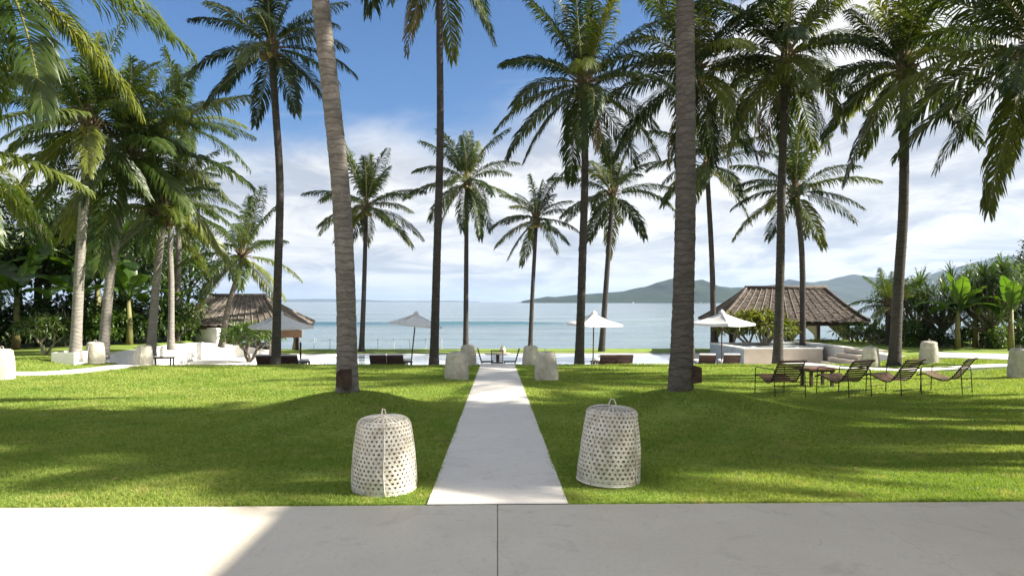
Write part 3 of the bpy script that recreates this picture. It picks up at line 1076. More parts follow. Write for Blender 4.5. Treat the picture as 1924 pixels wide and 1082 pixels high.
def basket_parts():
    def sp(a, t, off=0.0):
        r, z = basket_shape(t)
        r2, z2 = basket_shape(min(t + 0.02, 0.999))
        dr, dz = r2 - r, z2 - z
        nl = math.hypot(dr, dz) or 1.0
        nr, nz = dz / nl, -dr / nl
        p = Vector(((r + nr * off) * math.cos(a), (r + nr * off) * math.sin(a), z + nz * off))
        return p, Vector((nr * math.cos(a), nr * math.sin(a), nz))
    rg = random.Random(3)
    mb = MB()
    N = 37
    TT = 0.90
    steps = 36
    for sgn in (-1, 1):
        for i in range(N):
            a0 = 2 * PI * i / N + rg.uniform(-0.012, 0.012)
            P, Nn = [], []
            for k in range(steps + 1):
                t = TT * k / steps
                p, nn = sp(a0 + sgn * 1.70 * t + rg.uniform(-0.006, 0.006), t, 0.004 + 0.0025 * sgn * (1 if k % 2 else -1))
                P.append(p)
                Nn.append(nn)
            strip(mb, P, Nn, rg.uniform(0.016, 0.022), 0.002)
    for j in range(18):
        t = 0.025 + j * 0.05
        P, Nn = [], []
        for k in range(49):
            a = 2 * PI * k / 48
            p, nn = sp(a, t, 0.006 + 0.002 * math.sin(k * PI / 2 + j))
            P.append(p)
            Nn.append(nn)
        strip(mb, P, Nn, 0.0165, 0.002)
    for t in (0.925, 0.95, 0.972, 0.988):
        P, Nn = [], []
        for k in range(33):
            a = 2 * PI * k / 32
            p, nn = sp(a, t, 0.004)
            P.append(p)
            Nn.append(Vector((nn.x * 0.5, nn.y * 0.5, 1)).normalized())
        strip(mb, P, Nn, 0.018, 0.002)
    # crossing strips over the top
    for i in range(14):
        a0 = PI * i / 14
        P, Nn = [], []
        for k in range(13):
            q = -1 + 2 * k / 12
            t = 1 - 0.19 * abs(q)
            p, nn = sp(a0 + (PI if q < 0 else 0), min(t, 0.995), 0.006 + 0.0007 * i)
            P.append(p)
            Nn.append(Vector((nn.x * 0.5, nn.y * 0.5, 1)).normalized())
        strip(mb, P, Nn, 0.016, 0.002)
    mb.v = [(x * (1 + 0.022 * noise.noise((x * 4, y * 4, z * 4))) + 0.004 * noise.noise((z * 9, x * 7, 2)), y * (1 + 0.022 * noise.noise((x * 4, y * 4, z * 4))), z) for (x, y, z) in mb.v]
    weave = mb.mesh('weave', M['basket'])
    mb = MB()
    for z, r, rr in ((0.012, 0.290, 0.010), (0.050, 0.286, 0.007)):
        mb.tube([(r * math.cos(2 * PI * k / 40), r * math.sin(2 * PI * k / 40), z) for k in range(40)], rr, 6, closed=True)
    rim = mb.mesh('rim', M['basket'], True)
    ribs = []
    for i in range(4):
        a = 2 * PI * i / 4 + 0.5
        mb = MB()
        mb.tube([sp(a + 0.02 * math.sin(t * 9 + i), t, 0.011)[0] for t in [0.0, 0.1, 0.25, 0.4, 0.55, 0.7, 0.8, 0.86, 0.92, 0.99]], 0.006, 5)
        ribs.append(mb.mesh('rib', M['basket'], True))
    mb = MB()
    mb.lathe([(lambda q: (max(0.001, q[0] - 0.016), q[1] - 0.004))(basket_shape(0.02 + 0.97 * k / 14)) for k in range(15)], 28)
    liner = mb.mesh('liner', M['liner'], True)
    mb = MB()
    top = basket_shape(0.999)[1]
    mb.tube([(-0.028 + 0.0, 0, top - 0.01), (-0.035, 0.004, top + 0.035), (-0.012, 0.008, top + 0.078), (0.018, 0.004, top + 0.07), (0.036, 0, top + 0.03), (0.03, 0, top - 0.01)], 0.0065, 6)
    handle = mb.mesh('handle', M['basket'], True)
    return weave, rim, ribs, liner, handle


BK = basket_parts()


def make_basket(label, u, v, Y=None, rz=0.0, scale=1.0, tilt=(0, 0)):
    if Y is None:
        Y = 8.0
        for _ in range(30):
            x = atx(u, Y)
            h = CAM_H - ground_z(x, Y)
            Y = h * FPX / (v - 567.0)
    x = atx(u, Y)
    r = thing('woven_basket', label, 'basket', (x, Y, ground_z(x, Y) + 0.005), 0, 'white woven rooster-cage baskets set around the lawn', scale)
    rj = random.Random(int(u))
    r.rotation_euler = (tilt[0] + rj.uniform(-0.03, 0.03), tilt[1] + rj.uniform(-0.03, 0.03), rz)
    r.scale = (scale * rj.uniform(0.96, 1.05), scale * rj.uniform(0.96, 1.05), scale * rj.uniform(0.96, 1.04))
    struct(link('weave', BK[0], r), 'stuff')
    link('rim', BK[1], r)
    for q in BK[2]:
        link('rib', q, r)
    link('liner', BK[3], r)
    link('handle', BK[4], r)
    return r


make_basket('large near white woven basket on the grass left of the path', 722, 918, rz=PI / 2 - 0.35, scale=1.0, tilt=(0, 0))
make_basket('large near white woven basket with loop handle right of the path', 1143, 905, rz=0.35, scale=1.03, tilt=(0.0, 0.03))
make_basket('sunlit cream basket left of the far path, casting a shadow', 858, 712, rz=1.0, scale=1.05)
make_basket('sunlit cream basket right of the far path with speckled side', 1027, 714, rz=2.2, scale=1.03)
make_basket('shaded grey basket behind the cream one at path end, left', 880, 684, 24.0 - 0.35, 0.3, 1.0)
make_basket('shaded grey basket beside the right corner of the path end', 997, 684, 24.0 - 0.35, 1.3, 1.0)
make_basket('grey basket in front of leaning palm, nearest the white planter', 178, 686, 23.4, 0.8, 1.02)
make_basket('grey basket at the end of the low bench', 270, 686, 23.7, 2.8, 1.0)
make_basket('white basket cut off by the left edge beside the side path', 2, 709, 18.3, 0.4, 1.1)
make_basket('grey basket left of the leaning palm behind the slatted chairs', 1635, 680, 22.6, 1.9, 1.0)
make_basket('grey basket in front of the pale steps at right', 1745, 682, 22.0, 0.2, 1.0)
make_basket('basket cut off by the right edge beside the side path', 1919, 708, 17.6, 1.1, 1.08)

# ------------------------------------------------------------------ rusty lamp boxes on the two big trunks
def lamp_box(label, loc, rz):
    r = thing('trunk_lamp', label, 'lamp', loc, rz, 'rusty steel lamps on the big trunks')
    MB().box((0, 0, 0.15), (0.20, 0.015, 0.30)).build('back_plate', M['rust'], r)
    mb = MB()
    mb.add([(-0.10, -0.008, 0.0), (0.10, -0.008, 0.0), (0.10, -0.15, 0.02), (-0.10, -0.15, 0.02),
            (-0.10, -0.008, 0.29), (0.10, -0.008, 0.29), (0.10, -0.15, 0.25), (-0.10, -0.15, 0.25)],
           [(0, 1, 2, 3), (0, 3, 7, 4), (1, 5, 6, 2), (3, 2, 6, 7)])
    mb.build('shade', M['rust'], r)
    MB().lathe([(0.001, 0), (0.035, 0.0), (0.04, 0.05), (0.03, 0.08), (0.001, 0.085)], 10, (0, -0.07, 0.03)).build('bulb_holder', M['black_metal'], r, True)
    return r


lamp_box('rusty steel lamp plate low on the left thick trunk', (MOUND_A.x + 0.02, MOUND_A.y - 0.215, MOUND_A.z + 0.02), R(-12))
lamp_box('rusty steel lamp box on the right side of the thickest trunk', (MOUND_B.x + 0.19, MOUND_B.y - 0.05, MOUND_B.z + 0.09), R(75))

# ------------------------------------------------------------------ parasols
def parasol(label, u, Y, ztop, size, rz, tilt=0.0):
    x = atx(u, Y)
    H = ztop - DECK_Z
    r = thing('parasol', label, 'parasol', (x, Y, DECK_Z), rz, 'white square parasols by the pool')
    MB().tube([(0, 0, 0.05), (0, 0, H - 0.03)], 0.026, 10).build('pole', M['wood_dark'], r, True)
    MB().lathe([(0.001, 0.09), (0.05, 0.09), (0.24, 0.06), (0.26, 0.0), (0.001, 0.0)], 20).build('base', M['grey_tile'], r)
    h = size / 2
    zt, ze = H, H - size * 0.25
    n = 8
    for k in range(4):
        a0 = k * PI / 2
        rot = Matrix.Rotation(a0, 3, 'Z')
        mb = MB()
        rows = []
        for i in range(n + 1):
            f = i / n
            row = []
            for j in range(7):
                g = j / 6 * 2 - 1
                sag = -0.035 * math.sin(f * PI) - 0.03 * f * (1 - g * g)
                rr = f * h
                p = Vector((rr, rr * g, zt - (zt - ze) * f ** 0.92 + sag * (1 - abs(g) ** 2 * 0.4)))
                row.append(rot @ p)
            rows.append(row)
        for row in rows:
            mb.v += [tuple(q) for q in row]
        mb.v += [tuple(q - Vector((0, 0, 0.07))) for q in rows[-1]]
        for i in range(n + 1):
            for j in range(6):
                mb.f.append((i * 7 + j, i * 7 + j + 1, (i + 1) * 7 + j + 1, (i + 1) * 7 + j))
        mb.build('canopy_panel', M['fabric'], r, True)
        MB().bar(rot @ Vector((0.03, 0.03, zt - 0.05)), rot @ Vector((h * 0.99, h * 0.99, ze - 0.045)), 0.02, 0.03).build('rib', M['wood_dark'], r)
    MB().lathe([(0.001, 0.10), (0.03, 0.09), (0.10, 0.02), (0.14, -0.03)], 12, (0, 0, H)).build('cap', M['fabric'], r, True)
    r.rotation_euler = (0, tilt, rz)
    return r


parasol('white parasol shading the leftmost loungers, half behind a trunk', 527, 26.2, at(527, 588, 26.2).z, 2.05, R(28))
parasol('white parasol left of the path, tipped to the right', 771, 27.0, at(765, 588, 27.0).z, 1.75, R(20), R(6))
parasol('white parasol right of the path beside two loungers', 1114, 27.0, at(1116, 588, 27.0).z, 1.75, R(14), R(1))
parasol('shaded white parasol in front of the right pavilion', 1356, 27.0, at(1350, 586, 27.0).z, 1.85, R(38))

# ------------------------------------------------------------------ sun loungers facing the sea
def lounger(label, u, Y, rz=0.0, cushion=True):
    x = atx(u, Y)
    r = thing('sun_lounger', label, 'sun lounger', (x, Y, DECK_Z), rz, 'brown sun loungers facing the sea')
    f = MB()
    for s in (-1, 1):
        f.box((s * 0.32, 0.55, 0.27), (0.05, 1.95, 0.07))
    f.box((0, 1.50, 0.27), (0.59, 0.05, 0.07)).box((0, -0.40, 0.27), (0.59, 0.05, 0.07))
    f.build('frame', M['wood_dark'], r)
    for sx in (-1, 1):
        for yy in (-0.3, 1.4):
            MB().box((sx * 0.32, yy, 0.118), (0.05, 0.06, 0.235)).build('leg', M['wood_dark'], r)
    rot = Matrix.Rotation(R(-38), 3, 'X')
    br = link('backrest', MB().box((0, 0, 0.26), (0.64, 0.045, 0.52)).mesh('backrest', M['wood_dark']), r, (0, 0.10, 0.27), None, (R(42), 0, 0))
    for i in range(6):
        MB().box((0, -0.03, 0.045 + i * 0.086), (0.62, 0.016, 0.07)).build('slat', M['lounger'], br)
    MB().box((0, 0.85, 0.335), (0.60, 1.25, 0.07)).build('seat_mattress', M['fabric'], r)
    if cushion:
        MB().box((0, 0.06, 0.27), (0.60, 0.07, 0.52)).build('back_mattress', M['fabric'], br)
    return r


lounger('dark brown lounger left of the trunk, under the left parasol', 499, 26.4, R(6))
lounger('dark brown lounger right of the trunk, under the left parasol', 545, 26.4, R(4))
lounger('outer brown lounger left of the path beneath the tipped parasol', 711, 26.6, R(3))
lounger('inner brown lounger left of the path, close by the parasol pole', 743, 26.6, R(2))
lounger('inner brown lounger right of the path, close by the parasol pole', 1142, 26.6, R(-3))
lounger('outer brown lounger right of the path, away from the parasol pole', 1173, 26.6, R(-3))
lounger('brown lounger under the shaded parasol, close by the thickest trunk', 1328, 26.4, R(-8))
lounger('brown lounger in front of the plunge pool wall', 1374, 26.4, R(-10))

# small low stools with towels between loungers
for lab, u in (('white folded towel on stool beside the tipped parasol', 764), ('white folded towel on stool right of the path beside parasol', 1122), ('white folded towel next to leftmost loungers', 572)):
    r = thing('towel_stool', lab, 'stool', (atx(u, 27.0), 27.0, DECK_Z), 0.2)
    MB().box((0, 0, 0.36), (0.44, 0.44, 0.04)).build('seat', M['wood_dark'], r)
    for sx in (-1, 1):
        for sy in (-1, 1):
            MB().box((sx * 0.18, sy * 0.18, 0.17), (0.045, 0.045, 0.34)).build('leg', M['wood_dark'], r)
    for k in range(3):
        MB().tube([(-0.17, -0.1 + 0.1 * k, 0.43), (0.17, -0.1 + 0.1 * k, 0.43)], 0.05, 10).build('towel', M['fabric'], r, True)

# ------------------------------------------------------------------ dining table at the path end
tx, ty = 0.0, 26.3
t = thing('dining_table', 'round pale dining table beyond the end of the path', 'table', (tx, ty, DECK_Z))
MB().lathe([(0.001, 0.745), (0.48, 0.745), (0.50, 0.735), (0.50, 0.715), (0.48, 0.705), (0.001, 0.705)], 36).build('tabletop', M['cream_stone'], t)
MB().lathe([(0.07, 0.705), (0.06, 0.4), (0.07, 0.05), (0.3, 0.03), (0.3, 0.0)], 16).build('pedestal', M['wood_dark'], t, True)
v = thing('table_lamp', 'small cream ceramic jar standing on the dining table', 'jar', (tx + 0.2, ty + 0.1, DECK_Z + 0.747))
MB().lathe([(0.001, 0.0), (0.07, 0.0), (0.11, 0.06), (0.12, 0.13), (0.09, 0.2), (0.06, 0.23), (0.07, 0.25)], 18).build('jar_body', M['ceramic'], v, True)
MB().lathe([(0.075, 0.25), (0.07, 0.27), (0.02, 0.285), (0.001, 0.30)], 14).build('lid', M['ceramic'], v, True)


def dining_chair(label, x, y, rz):
    r = thing('dining_chair', label, 'chair', (x, y, DECK_Z), rz, 'dark dining chairs around the round table')
    MB().box((0, 0, 0.44), (0.46, 0.46, 0.035)).build('seat', M['black_metal'], r)
    for sx in (-1, 1):
        MB().bar((sx * 0.21, -0.2, 0.42), (sx * 0.22, -0.26, 0.0), 0.03).build('leg', M['black_metal'], r)
        MB().bar((sx * 0.21, 0.2, 0.42), (sx * 0.22, 0.22, 0.0), 0.03).build('leg', M['black_metal'], r)
        MB().bar((sx * 0.21, -0.22, 0.43), (sx * 0.21, -0.36, 0.92), 0.03).build('back_post', M['black_metal'], r)
    for k in range(6):
        zz_ = 0.50 + k * 0.07
        MB().box((0, -0.22 - 0.14 * (zz_ - 0.43) / 0.49, zz_), (0.40, 0.012, 0.03)).build('slat', M['black_metal'], r)
    MB().box((0, -0.362, 0.93), (0.46, 0.03, 0.04)).build('top_rail', M['black_metal'], r)
    return r


dining_chair('dark dining chair seen from behind at path end', -0.02, 25.4, 0)
dining_chair('dark dining chair leaning out on the left of the round table', -0.40, ty - 0.2, R(-90))
dining_chair('dark dining chair leaning out on the right of the round table', 0.46, ty - 0.2, R(90))

# ------------------------------------------------------------------ slatted garden chairs on the lawn
def side_profile():
    """seat and back curve of the slatted chair, (y forward, z)"""
    return catmull([(0.60, 0.40, 0), (0.44, 0.45, 0), (0.28, 0.39, 0), (0.08, 0.325, 0), (-0.06, 0.34, 0), (-0.17, 0.44, 0), (-0.30, 0.62, 0), (-0.42, 0.80, 0), (-0.50, 0.84, 0)], 6)


SLAT = MB().box((0, 0, 0), (0.66, 0.038, 0.014)).mesh('slat', M['wood_brown'])


def garden_chair(label, u, Y, rz, sc=0.92):
    x = atx(u, Y)
    r = thing('garden_chair', label, 'chair', (x, Y, ground_z(x, Y)), rz, 'slatted teak lounge chairs on black metal legs', sc)
    P = side_profile()
    acc = [0]
    for a, b2 in zip(P, P[1:]):
        acc.append(acc[-1] + (b2 - a).length)
    nsl = 21
    j = 0
    for i in range(nsl):
        d = acc[-1] * (i + 0.5) / nsl
        while j < len(acc) - 2 and acc[j + 1] < d:
            j += 1
        f = (d - acc[j]) / (acc[j + 1] - acc[j])
        p = P[j].lerp(P[j + 1], f)
        tg = P[min(j + 1, len(P) - 1)] - P[j]
        ang = math.atan2(tg.y, tg.x)
        link('slat', SLAT, r, (0, p.x, p.y + 0.012), None, (ang, 0, 0))
    for s in (-1, 1):
        MB().tube([(s * 0.30, p.x, p.y - 0.012) for p in P[::2]], 0.012, 6).build('side_rail', M['black_metal'], r, True)
        MB().tube([(s * 0.36, 0.50, 0.0), (s * 0.36, 0.47, 0.60), (s * 0.36, 0.42, 0.63), (s * 0.36, -0.28, 0.64), (s * 0.36, -0.33, 0.60), (s * 0.36, -0.36, 0.0)], 0.011, 6).build('leg_frame', M['black_metal'], r, True)
        MB().bar((s * 0.36, 0.49, 0.41), (s * 0.30, 0.49, 0.42), 0.016).build('bracket', M['black_metal'], r)
        MB().bar((s * 0.36, -0.33, 0.62), (s * 0.30, -0.29, 0.60), 0.016).build('bracket', M['black_metal'], r)
    for y in (0.49, -0.35):
        MB().bar((-0.33, y, 0.16), (0.33, y, 0.16), 0.012).build('crossbar', M['black_metal'], r)
    MB().bar((-0.33, 0.49, 0.03), (0.33, -0.35, 0.16), 0.008).build('brace', M['black_metal'], r)
    return r


garden_chair('slatted garden chair turned away, seen from the back', 1468, 13.9, R(8))
garden_chair('slatted garden chair beside the low table, angled left', 1590, 14.0, R(24))
garden_chair('third slatted garden chair from the left, back to the camera', 1684, 14.1, R(26))
garden_chair('rightmost slatted garden chair seen nearly from the side', 1784, 14.4, R(40))

Y = 15.9
t = thing('garden_table', 'low brown teak table between the slatted chairs', 'table', (atx(1535, Y), Y, ground_z(atx(1535, Y), Y)), R(10))
for k in range(5):
    MB().box((0, -0.2 + k * 0.1, 0.44), (0.72, 0.092, 0.035)).build('plank', M['wood_brown'], t)
MB().box((0, 0, 0.395), (0.64, 0.44, 0.05)).build('apron', M['wood_dark'], t)
for sx in (-1, 1):
    for sy in (-1, 1):
        MB().box((sx * 0.27, sy * 0.17, 0.185), (0.06, 0.06, 0.37)).build('leg', M['wood_dark'], t)

# low bench at left and second small table
Y = 24.6
t = thing('low_bench', 'low dark bench on the white paving beside a basket', 'bench', (atx(306, Y), Y, DECK_Z + 0.33), R(4))
MB().box((0, 0, 0.40), (0.75, 0.34, 0.05)).build('seat', M['wood_brown'], t)
for sx in (-1, 1):
    for sy in (-1, 1):
        MB().box((sx * 0.31, sy * 0.13, 0.02), (0.045, 0.045, 0.70)).build('leg', M['wood_dark'], t)

# white planter box
Y = 22.6
x = at(131, 600, Y).x
t = thing('planter_box', 'white square planter box around the pale palm', 'planter', (x, Y, ground_z(x, Y) - 0.02))
for cx, cy, sx, sy in ((0, -0.33, 0.72, 0.06), (0, 0.33, 0.72, 0.06), (-0.33, 0, 0.06, 0.60), (0.33, 0, 0.06, 0.60)):
    MB().box((cx, cy, 0.2), (sx, sy, 0.40)).build('side_panel', M['white_wall'], t)
MB().box((0, 0, 0.17), (0.6, 0.6, 0.30)).build('soil', M['fibre'], t)

# rope fence at the sea edge
t = thing('rope_fence', 'thin white post and rope fence along the sea edge', 'fence', (0, 39.0, -0.97))
xsf = [atx(u, 39.0) for u in range(560, 860, 30)]
for xx in xsf:
    MB().tube([(xx, 0, 0), (xx, 0, 0.62)], 0.018, 6).build('post', M['rope'], t)
for a, b2 in zip(xsf, xsf[1:]):
    MB().tube([(a + (b2 - a) * k / 6, 0, 0.55 - 0.10 * math.sin(PI * k / 6)) for k in range(7)], 0.008, 5).build('rope', M['rope'], t)

# ------------------------------------------------------------------ raised plunge pool
t = thing('plunge_pool', 'raised plunge pool with cream front wall and grey tiled end', 'plunge pool', (0, 0, DECK_Z))
pl = [(atx(1334, 32.4), 32.4), (atx(1398, 28.6), 28.6), (atx(1546, 28.4), 28.4), (atx(1545, 32.6), 32.6)]
zt = at(1400, 656, 28.5).z - DECK_Z
for i, (mname, nm) in enumerate((('grey_tile', 'tiled_wall'), ('cream_stone', 'front_wall'), ('cream_stone', 'end_wall'), ('grey_tile', 'back_wall'))):
    a, b2 = Vector(pl[i]), Vector(pl[(i + 1) % 4])
    c = sum((Vector(q) for q in pl), Vector((0, 0))) / 4
    ia, ib = a + (c - a) * 0.10, b2 + (c - b2) * 0.10
    mb = MB()
    mb.add([(a.x, a.y, 0), (b2.x, b2.y, 0), (ib.x, ib.y, 0), (ia.x, ia.y, 0), (a.x, a.y, zt), (b2.x, b2.y, zt), (ib.x, ib.y, zt), (ia.x, ia.y, zt)],
           [(0, 1, 5, 4), (1, 2, 6, 5), (2, 3, 7, 6), (3, 0, 4, 7), (4, 5, 6, 7)])
    mb.build(nm, M[mname], t)
    mb = MB()
    oa, ob = a - (c - a) * 0.015, b2 - (c - b2) * 0.015
    ia2, ib2 = a + (c - a) * 0.12, b2 + (c - b2) * 0.12
    z0_, z1_ = zt + 0.002, zt + 0.05
    mb.add([(oa.x, oa.y, z0_), (ob.x, ob.y, z0_), (ib2.x, ib2.y, z0_), (ia2.x, ia2.y, z0_), (oa.x, oa.y, z1_), (ob.x, ob.y, z1_), (ib2.x, ib2.y, z1_), (ia2.x, ia2.y, z1_)],
           [(0, 1, 5, 4), (2, 3, 7, 6), (4, 5, 6, 7), (0, 3, 2, 1)])
    mb.build('coping', M['white_stone'], t)
c = sum((Vector(q) for q in pl), Vector((0, 0))) / 4
wv = [(q[0] + (c.x - q[0]) * 0.09, q[1] + (c.y - q[1]) * 0.09, zt - 0.03) for q in pl]
MB().add(wv, [(0, 1, 2, 3)]).build('water', M['pool'], t)

# ------------------------------------------------------------------ thatched pavilions
def pavilion(label, x0, x1, y0, y1, rx0, rx1, ze, zr, zf, seed, drape=True, rot=0.0, sm='shingle'):
    rg = random.Random(seed)
    yc = (y0 + y1) / 2
    r = thing('pavilion', label, 'pavilion', ((x0 + x1) / 2, yc, zf), rot, 'thatched pavilions by the pool')
    ox, oy = (x0 + x1) / 2, yc

    def prof(t):
        """height fraction for a flared roof, t eave 0 - ridge 1"""
        return 0.80 * t + 0.20 * t * t

    eave = [Vector((x0, y0)), Vector((x1, y0)), Vector((x1, y1)), Vector((x0, y1))]
    rid = [Vector((rx0, yc)), Vector((rx1, yc)), Vector((rx1, yc)), Vector((rx0, yc))]
    H = zr - ze

    def pt(f, s, t, lift=0.0):
        a = eave[f].lerp(rid[f], t)
        b2 = eave[(f + 1) % 4].lerp(rid[(f + 1) % 4], t)
        p = a.lerp(b2, s)
        return Vector((p.x - ox, p.y - oy, ze + H * prof(t) + lift - zf))
    # underside
    mb = MB()
    for f in range(4):
        for k in range(4):
            t0, t1 = k / 4, (k + 1) / 4
            mb.add([pt(f, 0, t0, -0.06), pt(f, 1, t0, -0.06), pt(f, 1, t1, -0.06), pt(f, 0, t1, -0.06)], [(0, 1, 2, 3)])
    mb.build('roof_lining', M['roof_under'], r)
    # shingle courses: thousands of small pieces, one part
    mb = MB()
    nrow = 24
    for f in range(4):
        for k in range(nrow):
            t0 = k / nrow - 0.012
            t1 = (k + 1.5) / nrow
            t1 = min(t1, 1.0)
            a, b2 = pt(f, 0, max(t0, 0)), pt(f, 1, max(t0, 0))
            wdt = (b2 - a).length
            cnt = max(2, int(wdt / 0.16))
            for i in range(cnt):
                s0, s1 = i / cnt, (i + 0.93) / cnt
                l0 = 0.055 + rg.uniform(-0.012, 0.022)
                tt0 = t0 + rg.uniform(-0.020, 0.010)
                p = [pt(f, s0, tt0, l0 - 0.03), pt(f, s1, tt0, l0 - 0.03), pt(f, s1, t1, 0.0), pt(f, s0, t1, 0.0),
                     pt(f, s0, tt0, l0), pt(f, s1, tt0, l0), pt(f, s1, t1, 0.02), pt(f, s0, t1, 0.02)]
                mb.add(p, [(4, 5, 6, 7), (0, 1, 5, 4), (1, 2, 6, 5), (3, 0, 4, 7)])
    struct(mb.build('shingles', M[sm], r), 'stuff')
    # pale battens running up the slopes
    for f in (0, 2, 1, 3):
        nb = 15 if f in (0, 2) else 9
        for i in range(1, nb):
            s = i / nb
            pts = [pt(f, s, 0.04 + 0.93 * q / 4, 0.075) for q in range(5)]
            MB().tube(pts, 0.017, 5).build('batten', M['batten'], r)
    # hips and ridge
    for f in range(4):
        MB().tube([pt(f, 0, q / 6, 0.07) for q in range(7)], 0.075, 7).build('hip_cap', M[sm], r, True)
    MB().tube([(rx0 - ox - 0.1, 0, zr - zf + 0.06), (rx1 - ox + 0.1, 0, zr - zf + 0.06)], 0.11, 8).build('ridge_cap', M[sm], r, True)
    # eave boards
    ins = 0.05
    for a, b2 in (((x0 + ins, y0 + ins), (x1 - ins, y0 + ins)), ((x1 - ins, y0 + ins), (x1 - ins, y1 - ins)), ((x1 - ins, y1 - ins), (x0 + ins, y1 - ins)), ((x0 + ins, y1 - ins), (x0 + ins, y0 + ins))):
        MB().bar((a[0] - ox, a[1] - oy, ze - zf - 0.10), (b2[0] - ox, b2[1] - oy, ze - zf - 0.10), 0.05, 0.14).build('eave_board', M['wood_dark'], r)
    # plinth, posts, beams, tied curtains
    pin = 0.75
    px = [x0 + pin - ox, (x0 + x1) / 2 - ox, x1 - pin - ox]
    py = [y0 + pin - oy, y1 - pin - oy]
    MB().box((0, 0, 0.10), (x1 - x0 - 0.9, y1 - y0 - 0.9, 0.20)).build('plinth', M['white_stone'], r)
    zb = ze - zf + 0.05
    for yy in py:
        for xx in px:
            MB().box((xx, yy, 0.2 + (zb - 0.2) / 2), (0.16, 0.16, zb - 0.2)).build('post', M['wood_dark'], r)
            if drape:
                for sg in (-1, 1):
                    if (xx == px[0] and sg < 0) or (xx == px[-1] and sg > 0):
                        continue
                    mb = MB()
                    rows = []
                    for k in range(9):
                        f = k / 8
                        z = zb - (zb - 0.25) * f
                        spread = 0.85 * (1 - sstep(0.0, 0.62, f)) + 0.10 + 0.10 * sstep(0.62, 1.0, f)
                        row = []
                        for j in range(10):
                            g = j / 9
                            row.append((xx + sg * (0.10 + spread * g), yy + 0.035 * math.sin(g * 22 + k * 0.3) * (0.5 + 0.5 * f), z - 0.10 * (1 - abs(2 * g - 1)) * (1 - f)))
                        rows += row
                    mb.add(rows, [(k * 10 + j, k * 10 + j + 1, (k + 1) * 10 + j + 1, (k + 1) * 10 + j) for k in range(8) for j in range(9)])
                    mb.build('curtain', M['curtain'], r, True)
    for yy in py:
        MB().box((0, yy, zb + 0.06), (px[2] - px[0] + 0.3, 0.12, 0.12)).build('beam', M['wood_dark'], r)
    for xx in (px[0], px[2]):
        MB().box((xx, 0, zb + 0.065), (0.12, py[1] - py[0] - 0.13, 0.11)).build('beam', M['wood_dark'], r)
    # daybed
    db = MB().box((0.2, 0.3, 0.38), (2.2, 1.4, 0.35)).build('daybed', M['wood_dark'], r)
    MB().box((0.2, 0.3, 0.64), (2.1, 1.3, 0.16)).build('mattress', M['fabric'], db)
    return r


pavilion('thatched open pavilion with ribbed hip roof on the right', atx(1368, 33.0), atx(1640, 33.0), 33.0, 38.7, atx(1405, 35.85), atx(1545, 35.85), 0.72, 2.40, -1.2, 3, rot=R(-7))
pavilion('thatched open pavilion half hidden by palms on the left', -16.3, -10.4, 33.6, 39.0, -15.0, -12.3, 0.55, 1.98, -1.2, 4, sm='shingle_grey')
# white end wall of the left pavilion court
wall_run('screen_wall', [(at(372, 600, 34.2).x, 34.2, -1.2, 0.45), (at(412, 600, 33.4).x, 33.4, -1.2, 0.45)], 0.25, 'tall white screen wall beside the left pavilion')
t = thing('hanging_board', 'pale orange board hung beneath the left parasol', 'board', (at(545, 625, 27.6).x, 27.6, DECK_Z))
MB().box((0, 0, at(545, 627, 27.6).z - DECK_Z), (0.95, 0.05, 0.30)).build('panel', M['canvas_orange'], t)
for sx in (-1, 1):
    MB().box((sx * 0.42, 0, 0.55), (0.06, 0.06, 1.10)).build('post', M['wood_dark'], t)
#@@OBJECTS_END

# ------------------------------------------------------------------ other planting
def leaf_cloud(centers, per, leaf_len, leaf_w, seed, spread, m, name='crown', droop=0.3):
    """folded leaves scattered round the centres, one mesh"""
    rg = np.random.default_rng(seed)
    C = np.repeat(np.array(centers, dtype=np.float64), per, axis=0)
    n = len(C)
    d = rg.normal(size=(n, 3))
    d /= np.linalg.norm(d, axis=1, keepdims=True)
    rad = spread * rg.random((n, 1)) ** 0.5
    pos = C + d * rad * np.array([1.0, 1.0, 0.8])
    ax = d * 0.8 + rg.normal(size=(n, 3)) * 0.55 + np.array([0, 0, -droop])
    ax /= np.linalg.norm(ax, axis=1, keepdims=True)
    up = np.array([0, 0, 1.0]) + rg.normal(size=(n, 3)) * 0.45
    sd = np.cross(ax, up)
    sd /= np.linalg.norm(sd, axis=1, keepdims=True) + 1e-9
    nn = np.cross(sd, ax)
    L = leaf_len * (0.65 + 0.6 * rg.random((n, 1)))
    W = leaf_w * (0.7 + 0.5 * rg.random((n, 1)))
    base = pos
    mid = pos + ax * L * 0.5
    tip = pos + ax * L - nn * L * 0.12
    a = mid + sd * W * 0.5 + nn * W * 0.15
    b2 = mid - sd * W * 0.5 + nn * W * 0.15
    co = np.stack([base, a, tip, b2], axis=1).reshape(-1, 3)
    k = np.arange(n)[:, None] * 4
    tri = np.concatenate([k + np.array([[0, 1, 2]]), k + np.array([[0, 2, 3]])], axis=1).reshape(-1, 3)
    return np_mesh(name, co, tri, m)


